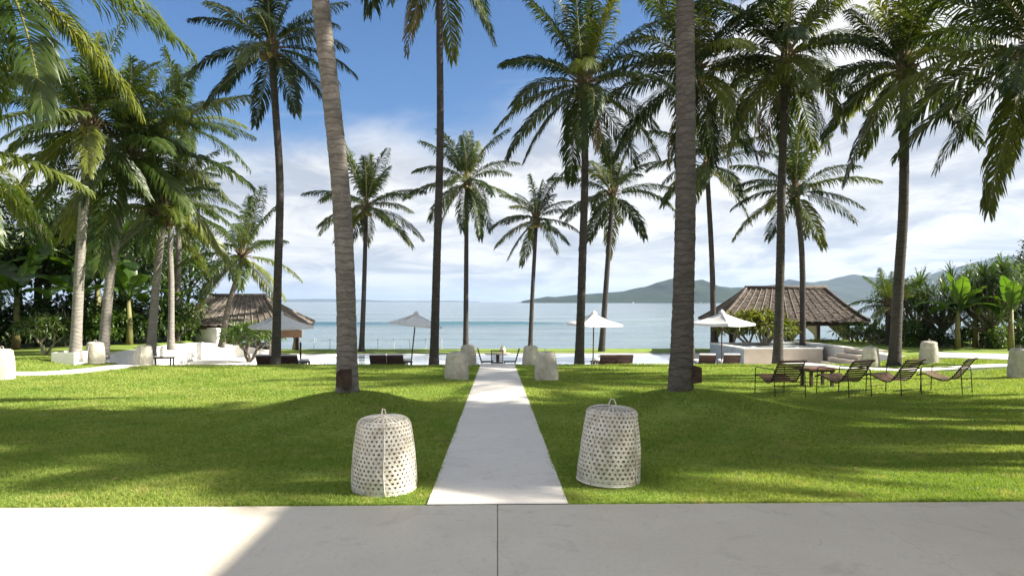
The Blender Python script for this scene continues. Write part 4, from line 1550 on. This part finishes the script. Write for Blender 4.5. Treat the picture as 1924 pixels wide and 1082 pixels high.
def tree_kind(seed, H, rx, rz_, ncl, per, leaf_len, leaf_w, m, bark, lean=0.0, nb=7, low=0.35, cl_r=0.55):
    """trunk with limbs + leafy crown meshes for one kind of broadleaf tree"""
    rg = random.Random(seed)
    mb = MB()
    top = Vector((lean, 0, H * 0.75))
    mb.tube(catmull([(0, 0, -0.1), (lean * 0.3, 0.1, H * 0.3), (lean * 0.7, -0.05, H * 0.55), tuple(top)], 5), [0.028 * H * (1 - 0.045 * i) for i in range(16)], 8)
    cen = []
    cz = H * (low + 1) / 2
    for i in range(ncl):
        while True:
            p = Vector((rg.uniform(-1, 1), rg.uniform(-1, 1), rg.uniform(-1, 1)))
            if 0.35 < p.length < 1.0:
                break
        k = p.length ** -0.25
        c = Vector((lean + p.x * rx * k, p.y * rx * k, cz + p.z * rz_))
        cen.append(tuple(c))
        if i < nb:
            s = Vector((lean * 0.6, 0, H * rg.uniform(0.35, 0.65)))
            midp = s.lerp(c, 0.5) + Vector((0, 0, 0.15))
            mb.tube(catmull([tuple(s), tuple(midp), tuple(c)], 3), [0.011 * H * (1 - 0.13 * q) for q in range(7)], 5)
    return mb.mesh('trunk', bark, True), leaf_cloud(cen, per, leaf_len, leaf_w, seed, cl_r, m)


TK = {
    'dark': [tree_kind(61 + i, 6.5, 1.9, 2.0, 60, 62, 0.26, 0.11, M['leaf_dark'], M['bark'], 0.3 * (i - 1), cl_r=0.62) for i in range(3)],
    'mid': [tree_kind(71 + i, 5.0, 1.5, 1.7, 46, 60, 0.24, 0.10, M['leaf_mid'], M['bark'], 0.2 * (i - 1), cl_r=0.55) for i in range(2)],
    'shrub': [tree_kind(81 + i, 1.5, 0.62, 0.62, 26, 44, 0.17, 0.075, M['leaf_mid'], M['bark'], 0.05, 5, 0.1, 0.3) for i in range(2)],
    'shrub_dark': [tree_kind(91 + i, 1.5, 0.66, 0.62, 28, 44, 0.18, 0.08, M['leaf_dark'], M['bark'], 0.05, 5, 0.1, 0.3) for i in range(2)],
    'hedge': [tree_kind(95, 0.8, 0.62, 0.34, 26, 50, 0.12, 0.06, M['leaf_yellow'], M['bark'], 0.0, 4, 0.05, 0.24)],
}


def tree(kind, k, label, loc, sc, rz, name='broadleaf_tree', cat='tree', group='leafy trees in the left thicket', sz=None):
    tr, cr = TK[kind][k % len(TK[kind])]
    r = thing(name, label, cat, loc, rz, group)
    r.scale = (sc, sc, sz or sc)
    link('trunk', tr, r)
    link('crown', cr, r)
    return r


def banana_leaf(seed, L=2.0, W=0.52, e0=62, droop=85):
    rg = random.Random(seed)
    n = 18
    pts = [Vector((0, 0, 0))]
    tg = []
    for i in range(n):
        s = (i + 0.5) / n
        e = R(e0 - droop * s ** 1.5)
        t = Vector((math.cos(e), 0, math.sin(e)))
        tg.append(t)
        pts.append(pts[-1] + t * L / n)
    tg.append(tg[-1])
    co, tri = [], []
    for i, p in enumerate(pts):
        r = 0.03 * (1 - i / n) + 0.006
        co += [p + Vector((0, r, 0)), p - Vector((0, r, 0)), p - Vector((0, 0, r))]
    for i in range(n):
        a, b2 = i * 3, i * 3 + 3
        for j in range(3):
            j2 = (j + 1) % 3
            tri += [(a + j, a + j2, b2 + j2), (a + j, b2 + j2, b2 + j)]
    for sd in (-1, 1):
        i = 3
        while i < n:
            step = rg.choice((1, 1, 2, 3))
            j = min(n, i + step)
            vf = rg.uniform(-0.05, 0.35)
            dz = rg.uniform(-0.1, 0.10)
            for q in range(i, j):
                f0, f1 = (q - 3) / (n - 3), (q + 1 - 3) / (n - 3)
                w0 = W * (math.sin(PI * min(1, 0.10 + 0.90 * f0) ** 0.85)) ** 0.6 if f0 < 0.999 else 0
                w1 = W * (math.sin(PI * min(0.9999, 0.10 + 0.90 * f1) ** 0.85)) ** 0.6
                o = len(co)
                for (pp, ww, t) in ((pts[q], w0, tg[q]), (pts[q + 1], w1, tg[q + 1])):
                    up = Vector((-t.z, 0, t.x))
                    mid = pp + Vector((0, sd * ww * 0.5, 0)) + up * ww * 0.5 * vf + t * ww * 0.12
                    end = pp + Vector((0, sd * ww, 0)) + up * ww * (vf - 0.22 + dz) + t * ww * 0.30
                    co += [pp, mid, end]
                tri += [(o, o + 1, o + 4), (o, o + 4, o + 3), (o + 1, o + 2, o + 5), (o + 1, o + 5, o + 4)]
            i = j
    me = np_mesh('leaf', np.array([tuple(q) for q in co]), np.array(tri), M['leaf_banana'])
    return me


BL = [banana_leaf(1, 2.0, 0.30, 72, 60), banana_leaf(2, 2.1, 0.32, 58, 85), banana_leaf(3, 1.9, 0.30, 40, 90), banana_leaf(4, 1.8, 0.28, 82, 30)]


def banana(label, loc, sc, seed, nl=8, group='banana plants'):
    rg = random.Random(seed)
    r = thing('banana_plant', label, 'banana plant', loc, rg.random() * 6, group, sc)
    h = 1.6
    MB().tube([(0, 0, -0.05), (0.03, 0, h * 0.5), (0.02, 0.03, h)], [0.12, 0.10, 0.06], 9).build('stem', M['stem'], r, True)
    for i in range(nl):
        az = i * 2.4 + rg.uniform(-0.3, 0.3)
        link('leaf', BL[3 if i == 0 else i % 3], r, (0.02 + 0.04 * math.cos(az), 0.03 + 0.04 * math.sin(az), h - 0.12 * (i / nl)), None, (rg.uniform(-0.2, 0.2), rg.uniform(-0.15, 0.25), az), rg.uniform(0.8, 1.1))
    return r


def rosette_mesh(seed, n=46, L=1.0, W=0.055):
    rg = random.Random(seed)
    co, tri = [], []
    for i in range(n):
        f = i / n
        az = i * 2.39996
        e = R(82 - 95 * f + rg.uniform(-8, 8))
        ll = L * rg.uniform(0.8, 1.1)
        d = Vector((math.cos(az) * math.cos(e), math.sin(az) * math.cos(e), math.sin(e)))
        sd = Vector((-math.sin(az), math.cos(az), 0))
        p0 = Vector((0, 0, 0.25 - 0.3 * f))
        p1 = p0 + d * ll * 0.5
        d1 = (d + Vector((0, 0, -0.55))).normalized()
        p2 = p1 + d1 * ll * 0.3
        d2 = (d1 + Vector((0, 0, -0.9))).normalized()
        p3 = p2 + d2 * ll * 0.25
        o = len(co)
        for p, ww in ((p0, 0.7), (p1, 1.0), (p2, 0.7)):
            co += [p + sd * W * ww / 2, p - sd * W * ww / 2]
        co.append(p3)
        tri += [(o, o + 1, o + 3), (o, o + 3, o + 2), (o + 2, o + 3, o + 5), (o + 2, o + 5, o + 4), (o + 4, o + 5, o + 6)]
    return np_mesh('leaf_rosette', np.array([tuple(q) for q in co]), np.array(tri), M['leaf_pandan'])


ROS = [rosette_mesh(5), rosette_mesh(6, 40, 0.85)]


def pandanus(label, loc, sc, seed, heads=9):
    rg = random.Random(seed)
    r = thing('pandanus_tree', label, 'pandanus', loc, 0, 'spiky pandanus trees at right', sc)
    mb = MB()
    tips = []
    base = Vector((0, 0, 0))
    mb.tube([(0, 0, -0.1), (0.12, 0, 0.6), (0.05, 0.05, 1.2)], [0.16, 0.12, 0.11], 8)
    for i in range(heads):
        a = i * 2.4 + rg.uniform(-0.3, 0.3)
        rr = rg.uniform(0.3, 1.35)
        zt = rg.uniform(1.5, 3.2) - 0.25 * rr
        s = Vector((0.08, 0.03, rg.uniform(0.5, 1.2)))
        e = Vector((math.cos(a) * rr, math.sin(a) * rr, zt))
        mid = s.lerp(e, 0.5) + Vector((math.cos(a) * 0.15, math.sin(a) * 0.15, -0.1))
        mb.tube(catmull([tuple(s), tuple(mid), tuple(e)], 4), [0.085 - 0.005 * q for q in range(9)], 6)
        tips.append(e)
    # stilt roots
    for i in range(7):
        a = i * 0.9
        mb.tube([(0.03, 0, 0.55), (math.cos(a) * 0.22, math.sin(a) * 0.22, 0.3), (math.cos(a) * 0.42, math.sin(a) * 0.42, -0.05)], [0.04, 0.035, 0.025], 5)
    mb.build('trunk', M['bark'], r, True)
    for e in tips:
        link('leaf_rosette', rg.choice(ROS), r, e, None, (rg.uniform(-0.3, 0.3), rg.uniform(-0.3, 0.3), rg.random() * 6), rg.uniform(0.8, 1.15))
    return r


def frangipani(label, loc, sc, seed, m='leaf_yellow', dens=26, bark='bark_pale'):
    rg = random.Random(seed)
    r = thing('frangipani_tree', label, 'tree', loc, 0, 'small frangipani trees', sc)
    mb = MB()
    tips = []

    def grow(p, d, L, rad, lvl):
        q = p + d * L
        mid = p.lerp(q, 0.5) + Vector((rg.uniform(-0.05, 0.05), rg.uniform(-0.05, 0.05), -0.03))
        mb.tube([tuple(p), tuple(mid), tuple(q)], [rad, rad * 0.85, rad * 0.75], 6)
        if lvl == 0:
            tips.append(tuple(q))
            return
        a0 = rg.random() * 6.28
        nb = 3 if lvl > 1 else 2
        for k in range(nb):
            a = a0 + k * 2 * PI / nb + rg.uniform(-0.3, 0.3)
            side = Vector((math.cos(a), math.sin(a), 0))
            nd = (d * 0.75 + side * 0.75 + Vector((0, 0, 0.30))).normalized()
            grow(q, nd, L * rg.uniform(0.70, 0.85), rad * 0.70, lvl - 1)
    for k in range(3):
        a = k * 2.1 + rg.random()
        grow(Vector((0, 0, 0)), Vector((math.cos(a) * 0.55, math.sin(a) * 0.55, 0.9)).normalized(), 0.5, 0.06, 3)
    mb.build('trunk', M[bark], r, True)
    link('crown', leaf_cloud(tips, dens, 0.24, 0.075, seed, 0.22, M[m]), r)
    return r


def gz(x, y):
    return ground_z(x, y)


rg = random.Random(99)
# thicket behind the left lawn: tall trees at the back, bananas and shrubs in front
big = [(-18.2, 33.5, 'dark', 1.0), (-20.5, 31.0, 'dark', 1.12), (-22.5, 34.5, 'dark', 1.15), (-24.5, 30.0, 'mid', 1.35), (-26.8, 33.0, 'dark', 1.2), (-21.8, 28.0, 'mid', 1.1),
       (-16.6, 37.0, 'mid', 1.0), (-29.5, 31.5, 'dark', 1.3), (-23.5, 39.0, 'dark', 1.3), (-19.0, 39.5, 'dark', 1.15), (-27.8, 27.5, 'mid', 1.25), (-31.5, 28.0, 'dark', 1.2)]
lab = ['dark leafy tree behind the slim upright palm at left', 'tall dark leafy tree behind the two pale palms', 'dark tree deep in the left thicket behind the planter palm',
       'mid green tree rising over the left thicket', 'dark broad tree at the far left of the thicket', 'mid green tree behind the leaning palm trunks', 'mid green tree beside the left pavilion roof',
       'dark tree cut by the left edge of the view', 'tall dark tree at the back of the left thicket', 'tall dark tree behind the left pavilion wall', 'mid green tree by the left edge behind the side path', 'dark tree at the left edge, low over the lawn']
for i, (x, y, k, sc) in enumerate(big):
    tree(k, i, lab[i], (x, y, gz(x, y) - 0.05), sc, rg.random() * 6)
und = [(-15.9, 31.5), (-17.0, 30.2), (-18.3, 29.3), (-19.6, 28.2), (-21.0, 27.0), (-22.6, 26.2), (-24.2, 25.6), (-25.8, 25.0), (-27.4, 24.6), (-15.4, 33.5), (-20.2, 30.5), (-23.2, 28.6), (-17.8, 32.0), (-25.4, 27.4), (-29, 25.5),
       (-16.4, 34.4), (-18.9, 31.3), (-21.9, 29.6), (-24.6, 28.8), (-27, 28.2)]
ORD = 'first second third fourth fifth sixth seventh eighth ninth tenth eleventh twelfth thirteenth fourteenth fifteenth sixteenth seventeenth eighteenth nineteenth twentieth'.split()
und.sort(key=lambda q: -q[0])
unl = ['rounded', 'loose', 'dense', 'leafy', 'spreading']
for i, (x, y) in enumerate(und):
    k = 'shrub_dark' if i % 3 else 'shrub'
    tree(k, i, '%s shrub in the left thicket, %s counting away from the pavilion' % (unl[i % 5], ORD[i]), (x, y, gz(x, y) - 0.03), rg.uniform(1.1, 1.7), rg.random() * 6, 'shrub', 'shrub', 'shrubs along the left thicket')
ban = [(-17.4, 28.6, 1.3, 'banana plant with broad pale leaves behind the low bench'), (-19.2, 27.6, 1.35, 'banana plant between the two leaning palm trunks'), (-20.6, 26.3, 1.25, 'banana plant behind the white planter palm'),
       (-23.2, 26.8, 1.5, 'tall banana plant over the far left shrubs'), (-16.2, 30.4, 1.25, 'banana plant close to the left pavilion'), (-25.5, 24.2, 1.35, 'banana plant at the left edge of the thicket'),
       (-18.0, 31.0, 1.7, 'tallest banana plant behind the slim upright palm'), (-21.5, 31.2, 1.8, 'tall banana plant in the middle of the left thicket')]
for i, (x, y, sc, lb) in enumerate(ban):
    banana(lb, (x, y, gz(x, y)), sc, 200 + i, 8)
t = thing('bamboo_clump', 'clump of yellow bamboo canes behind the white planter palm', 'bamboo', (-19.3, 26.2, gz(-19.3, 26.2)))
for i in range(9):
    a = rg.random() * 6.28
    d = rg.random() * 0.3
    p = Vector((math.cos(a) * d, math.sin(a) * d, 0))
    MB().tube([p, p + Vector((rg.uniform(-0.1, 0.1), 0, 0.7)), p + Vector((rg.uniform(-0.45, 0.45), rg.uniform(-0.2, 0.2), 1.9))], [0.028, 0.026, 0.018], 6).build('cane', M['bamboo'], t, True)
link('foliage', leaf_cloud([(rg.uniform(-0.6, 0.6), rg.uniform(-0.4, 0.4), rg.uniform(1.6, 2.5)) for _ in range(16)], 40, 0.26, 0.04, 77, 0.35, M['leaf_mid']), t)
frangipani('pale stemmed frangipani shrub in front of the left thicket', (at(30, 640, 23).x, 24.5, -0.17), 1.0, 7, 'leaf_mid')
frangipani('frangipani tree in front of the left pavilion beside parasol', (at(468, 640, 31).x, 31.0, DECK_Z), 1.25, 8, 'leaf_mid', 20, 'bark')
frangipani('frangipani tree at the corner of the left pavilion roof', (-15.2, 32.4, -0.3), 1.0, 9, 'leaf_mid', 26)

# right side
frangipani('yellow green frangipani tree before the right pavilion', (at(1425, 640, 32.2).x, 32.3, DECK_Z - 0.1), 1.65, 12, 'leaf_yellow', 30)
frangipani('grey leafed frangipani tree at the right end of the pavilion', (at(1632, 640, 31).x, 31.0, DECK_Z), 1.25, 13, 'leaf_mid', 9)
pandanus('spiky dark pandanus left of the bright banana leaves', (at(1765, 640, 29).x, 29.0, gz(19, 29)), 0.92, 301, 19)
pandanus('spiky dark pandanus at the right edge of the view', (at(1860, 640, 27.5).x, 27.5, gz(19, 27)), 0.95, 302, 20)
pandanus('smaller pandanus between the leaning palm and the steps', (at(1722, 640, 31).x, 31.0, gz(19, 31)), 0.75, 303, 14)
pandanus('pandanus cut off by the right edge', (at(1915, 640, 29.5).x, 29.5, gz(19, 27)), 0.9, 304, 18)
banana('banana plant with glowing leaves between the right pandanus trees', (at(1800, 640, 27).x, 27.0, gz(19, 27)), 0.95, 310, 7)
banana('banana plant with upright bright leaves behind the right basket', (at(1832, 640, 28).x, 28.0, gz(19, 28)), 1.05, 311, 7)
banana('banana plant low at the right edge of the view', (at(1900, 640, 26).x, 26.0, gz(19, 28)), 1.0, 313, 7)
for i, u in enumerate((1702, 1718, 1735, 1770, 1805, 1840, 1875, 1910, 1940)):
    Yb = 28.5 - 0.25 * i + (i % 3) * 0.7
    x = atx(u, Yb)
    tree('shrub_dark' if i % 2 else 'shrub', i, 'low shrub under the right thicket, %s from the leaning palm' % ('first second third fourth fifth sixth seventh eighth ninth'.split()[i]), (x, Yb, gz(x, Yb) - 0.03), rg.uniform(0.6, 0.95), rg.random() * 6, 'shrub', 'shrub', 'shrubs under the right thicket')
for i, u in enumerate((1530, 1550, 1655)):
    Yb = 31.8
    tree('hedge', i, 'rounded yellow green bush %s' % ('at the corner of the plunge pool', 'beside the grey green wall', 'at the foot of the leaning palm')[i], (atx(u, Yb), Yb, DECK_Z + (0.3 if i < 2 else 0.5)), 0.85, i, 'bush', 'bush', 'clipped yellow green bushes')

# far tree line behind the right thicket, and behind the camera side of the lawn
for i, (x, y, sc) in enumerate(((23.5, 32.5, 0.72), (22.0, 29.8, 0.75), (18.6, 32.0, 0.6), (27, 33, 0.8), (29, 29, 0.9))):
    tree('mid' if i < 3 else 'dark', i, ('round leafy tree behind the rightmost pandanus', 'round leafy tree among the right bananas', 'small round leafy tree right of the leaning palm', 'dark tree far right behind the pandanus', 'dark tree past the right edge of the view')[i], (x, y, gz(x, y)), sc, i, group='trees behind the right thicket')

# ------------------------------------------------------------------ grass blades
def grass_blades(N, seed):
    g = np.random.default_rng(seed)
    # distance distribution ~ 1/Y so that blades thin out with distance
    u = g.random(N)
    y0_, y1_ = 5.803, 23.9
    Yb = y0_ * (y1_ / y0_) ** (u ** 1.15)
    half = 0.82 * Yb + 0.8
    X = (g.random(N) * 2 - 1) * half
    keep = np.abs(X) > 0.598 - 0.03 * (g.random(N) < 0.12)
    X, Yb = X[keep], Yb[keep]
    # keep off the side paths
    for rib in (lp, rp):
        for p in rib:
            d = (X - p[0]) ** 2 + (Yb - p[1]) ** 2
            k = d > 0.52 ** 2
            X, Yb = X[k], Yb[k]
    n = len(X)
    # ground height, vectorised copy of ground_z sampled on a grid
    gx = np.linspace(-22, 22, 353)
    gy = np.linspace(5.8, 24.0, 147)
    Z = np.array([[ground_z(a, b2) for a in gx] for b2 in gy])
    fx = np.clip((X + 22) / 44 * 352, 0, 351.999)
    fy = np.clip((Yb - 5.8) / 18.2 * 146, 0, 145.999)
    ix, iy = fx.astype(int), fy.astype(int)
    tx_, ty_ = fx - ix, fy - iy
    z = (Z[iy, ix] * (1 - tx_) + Z[iy, ix + 1] * tx_) * (1 - ty_) + (Z[iy + 1, ix] * (1 - tx_) + Z[iy + 1, ix + 1] * tx_) * ty_
    sc = (Yb / 6.0) ** 0.8
    h = (0.018 + 0.020 * g.random(n)) * (0.75 + 0.25 * sc)
    pn = np.sin(X * 2.1 + np.sin(Yb * 1.7)) * np.sin(Yb * 2.6 + 1.3 * np.sin(X * 1.1)) + 0.5 * np.sin(X * 7.3 + Yb * 3.1) * np.sin(Yb * 8.1 - X * 2.2)
    h *= np.clip(1.0 + 0.42 * pn, 0.4, 1.8)
    wd = (0.0035 + 0.003 * g.random(n)) * sc
    a = g.random(n) * 2 * np.pi
    la = g.random(n) * 2 * np.pi
    ln = h * (0.3 + 0.9 * g.random(n))
    base = np.stack([X, Yb, z - 0.003], 1)
    sd = np.stack([np.cos(a) * wd, np.sin(a) * wd, np.zeros(n)], 1)
    tip = base + np.stack([np.cos(la) * ln, np.sin(la) * ln, h], 1)
    co = np.stack([base - sd, base + sd, tip], 1).reshape(-1, 3)
    return co, np.arange(n * 3).reshape(-1, 3)


co, tri = grass_blades(900000, 4)
struct(link('grass', np_mesh('grass', co, tri, M['grass'])), 'stuff')


# ------------------------------------------------------------------ fallen leaflets and dry bits on grass and paving
rg = random.Random(5)
mb = MB()
for i in range(120):
    y = 5.9 * (3.8 ** rg.random())
    x = rg.uniform(-0.8, 0.8) * y
    if y < 5.8:
        z = 0.003
    elif abs(x) < 0.62:
        continue
    else:
        z = ground_z(x, y) + 0.03
    a = rg.random() * 6.28
    L = rg.uniform(0.03, 0.09) * (0.5 if y < 6.5 else 1.0)
    w_ = L * rg.uniform(0.12, 0.3)
    c, sn = math.cos(a), math.sin(a)
    q = [(-L, 0, 0.0), (0, w_, 0.006), (L, 0, 0.002), (0, -w_, 0.004)]
    mb.add([(x + c * p[0] - sn * p[1], y + sn * p[0] + c * p[1], z + p[2]) for p in q], [(0, 1, 2, 3)])
M['litter'] = mat('dry_leaf', (0.26, 0.19, 0.09), (0.14, 0.09, 0.045), 0.8, 3.0)
struct(mb.build('leaf_litter', M['litter']), 'stuff')


# ------------------------------------------------------------------ small sailing boats under the headland
for lb, u, Yb, sc in (('tiny white sailing boat under the left slope of the headland', 1190, 1900, 0.6), ('tiny white sailing boat near the thickest trunk, far out', 1317, 2100, 0.5)):
    r = thing('sailing_boat', lb, 'boat', (atx(u, Yb), Yb, SEA_Z), 0.4, 'far white sailing boats', sc)
    MB().add([(-4, 0, 0.9), (-3, -1.1, 0.9), (3.2, -1.0, 0.9), (4.2, 0, 1.1), (3.2, 1.0, 0.9), (-3, 1.1, 0.9), (-3.2, 0, -0.3), (3.0, 0, -0.3)],
             [(0, 1, 6), (1, 2, 7, 6), (2, 3, 7), (3, 4, 7), (4, 5, 6, 7), (5, 0, 6), (0, 5, 4, 3, 2, 1)]).build('hull', M['fabric'], r)
    MB().tube([(0.3, 0, 0.9), (0.3, 0, 10.5)], 0.09, 6).build('mast', M['fabric'], r)
    MB().add([(0.2, 0, 1.8), (-3.4, 0.35, 1.9), (0.2, 0, 10.2), (-1.3, 0.45, 4.5)], [(0, 3, 2), (0, 1, 3), (1, 2, 3)]).build('main_sail', M['fabric'], r)
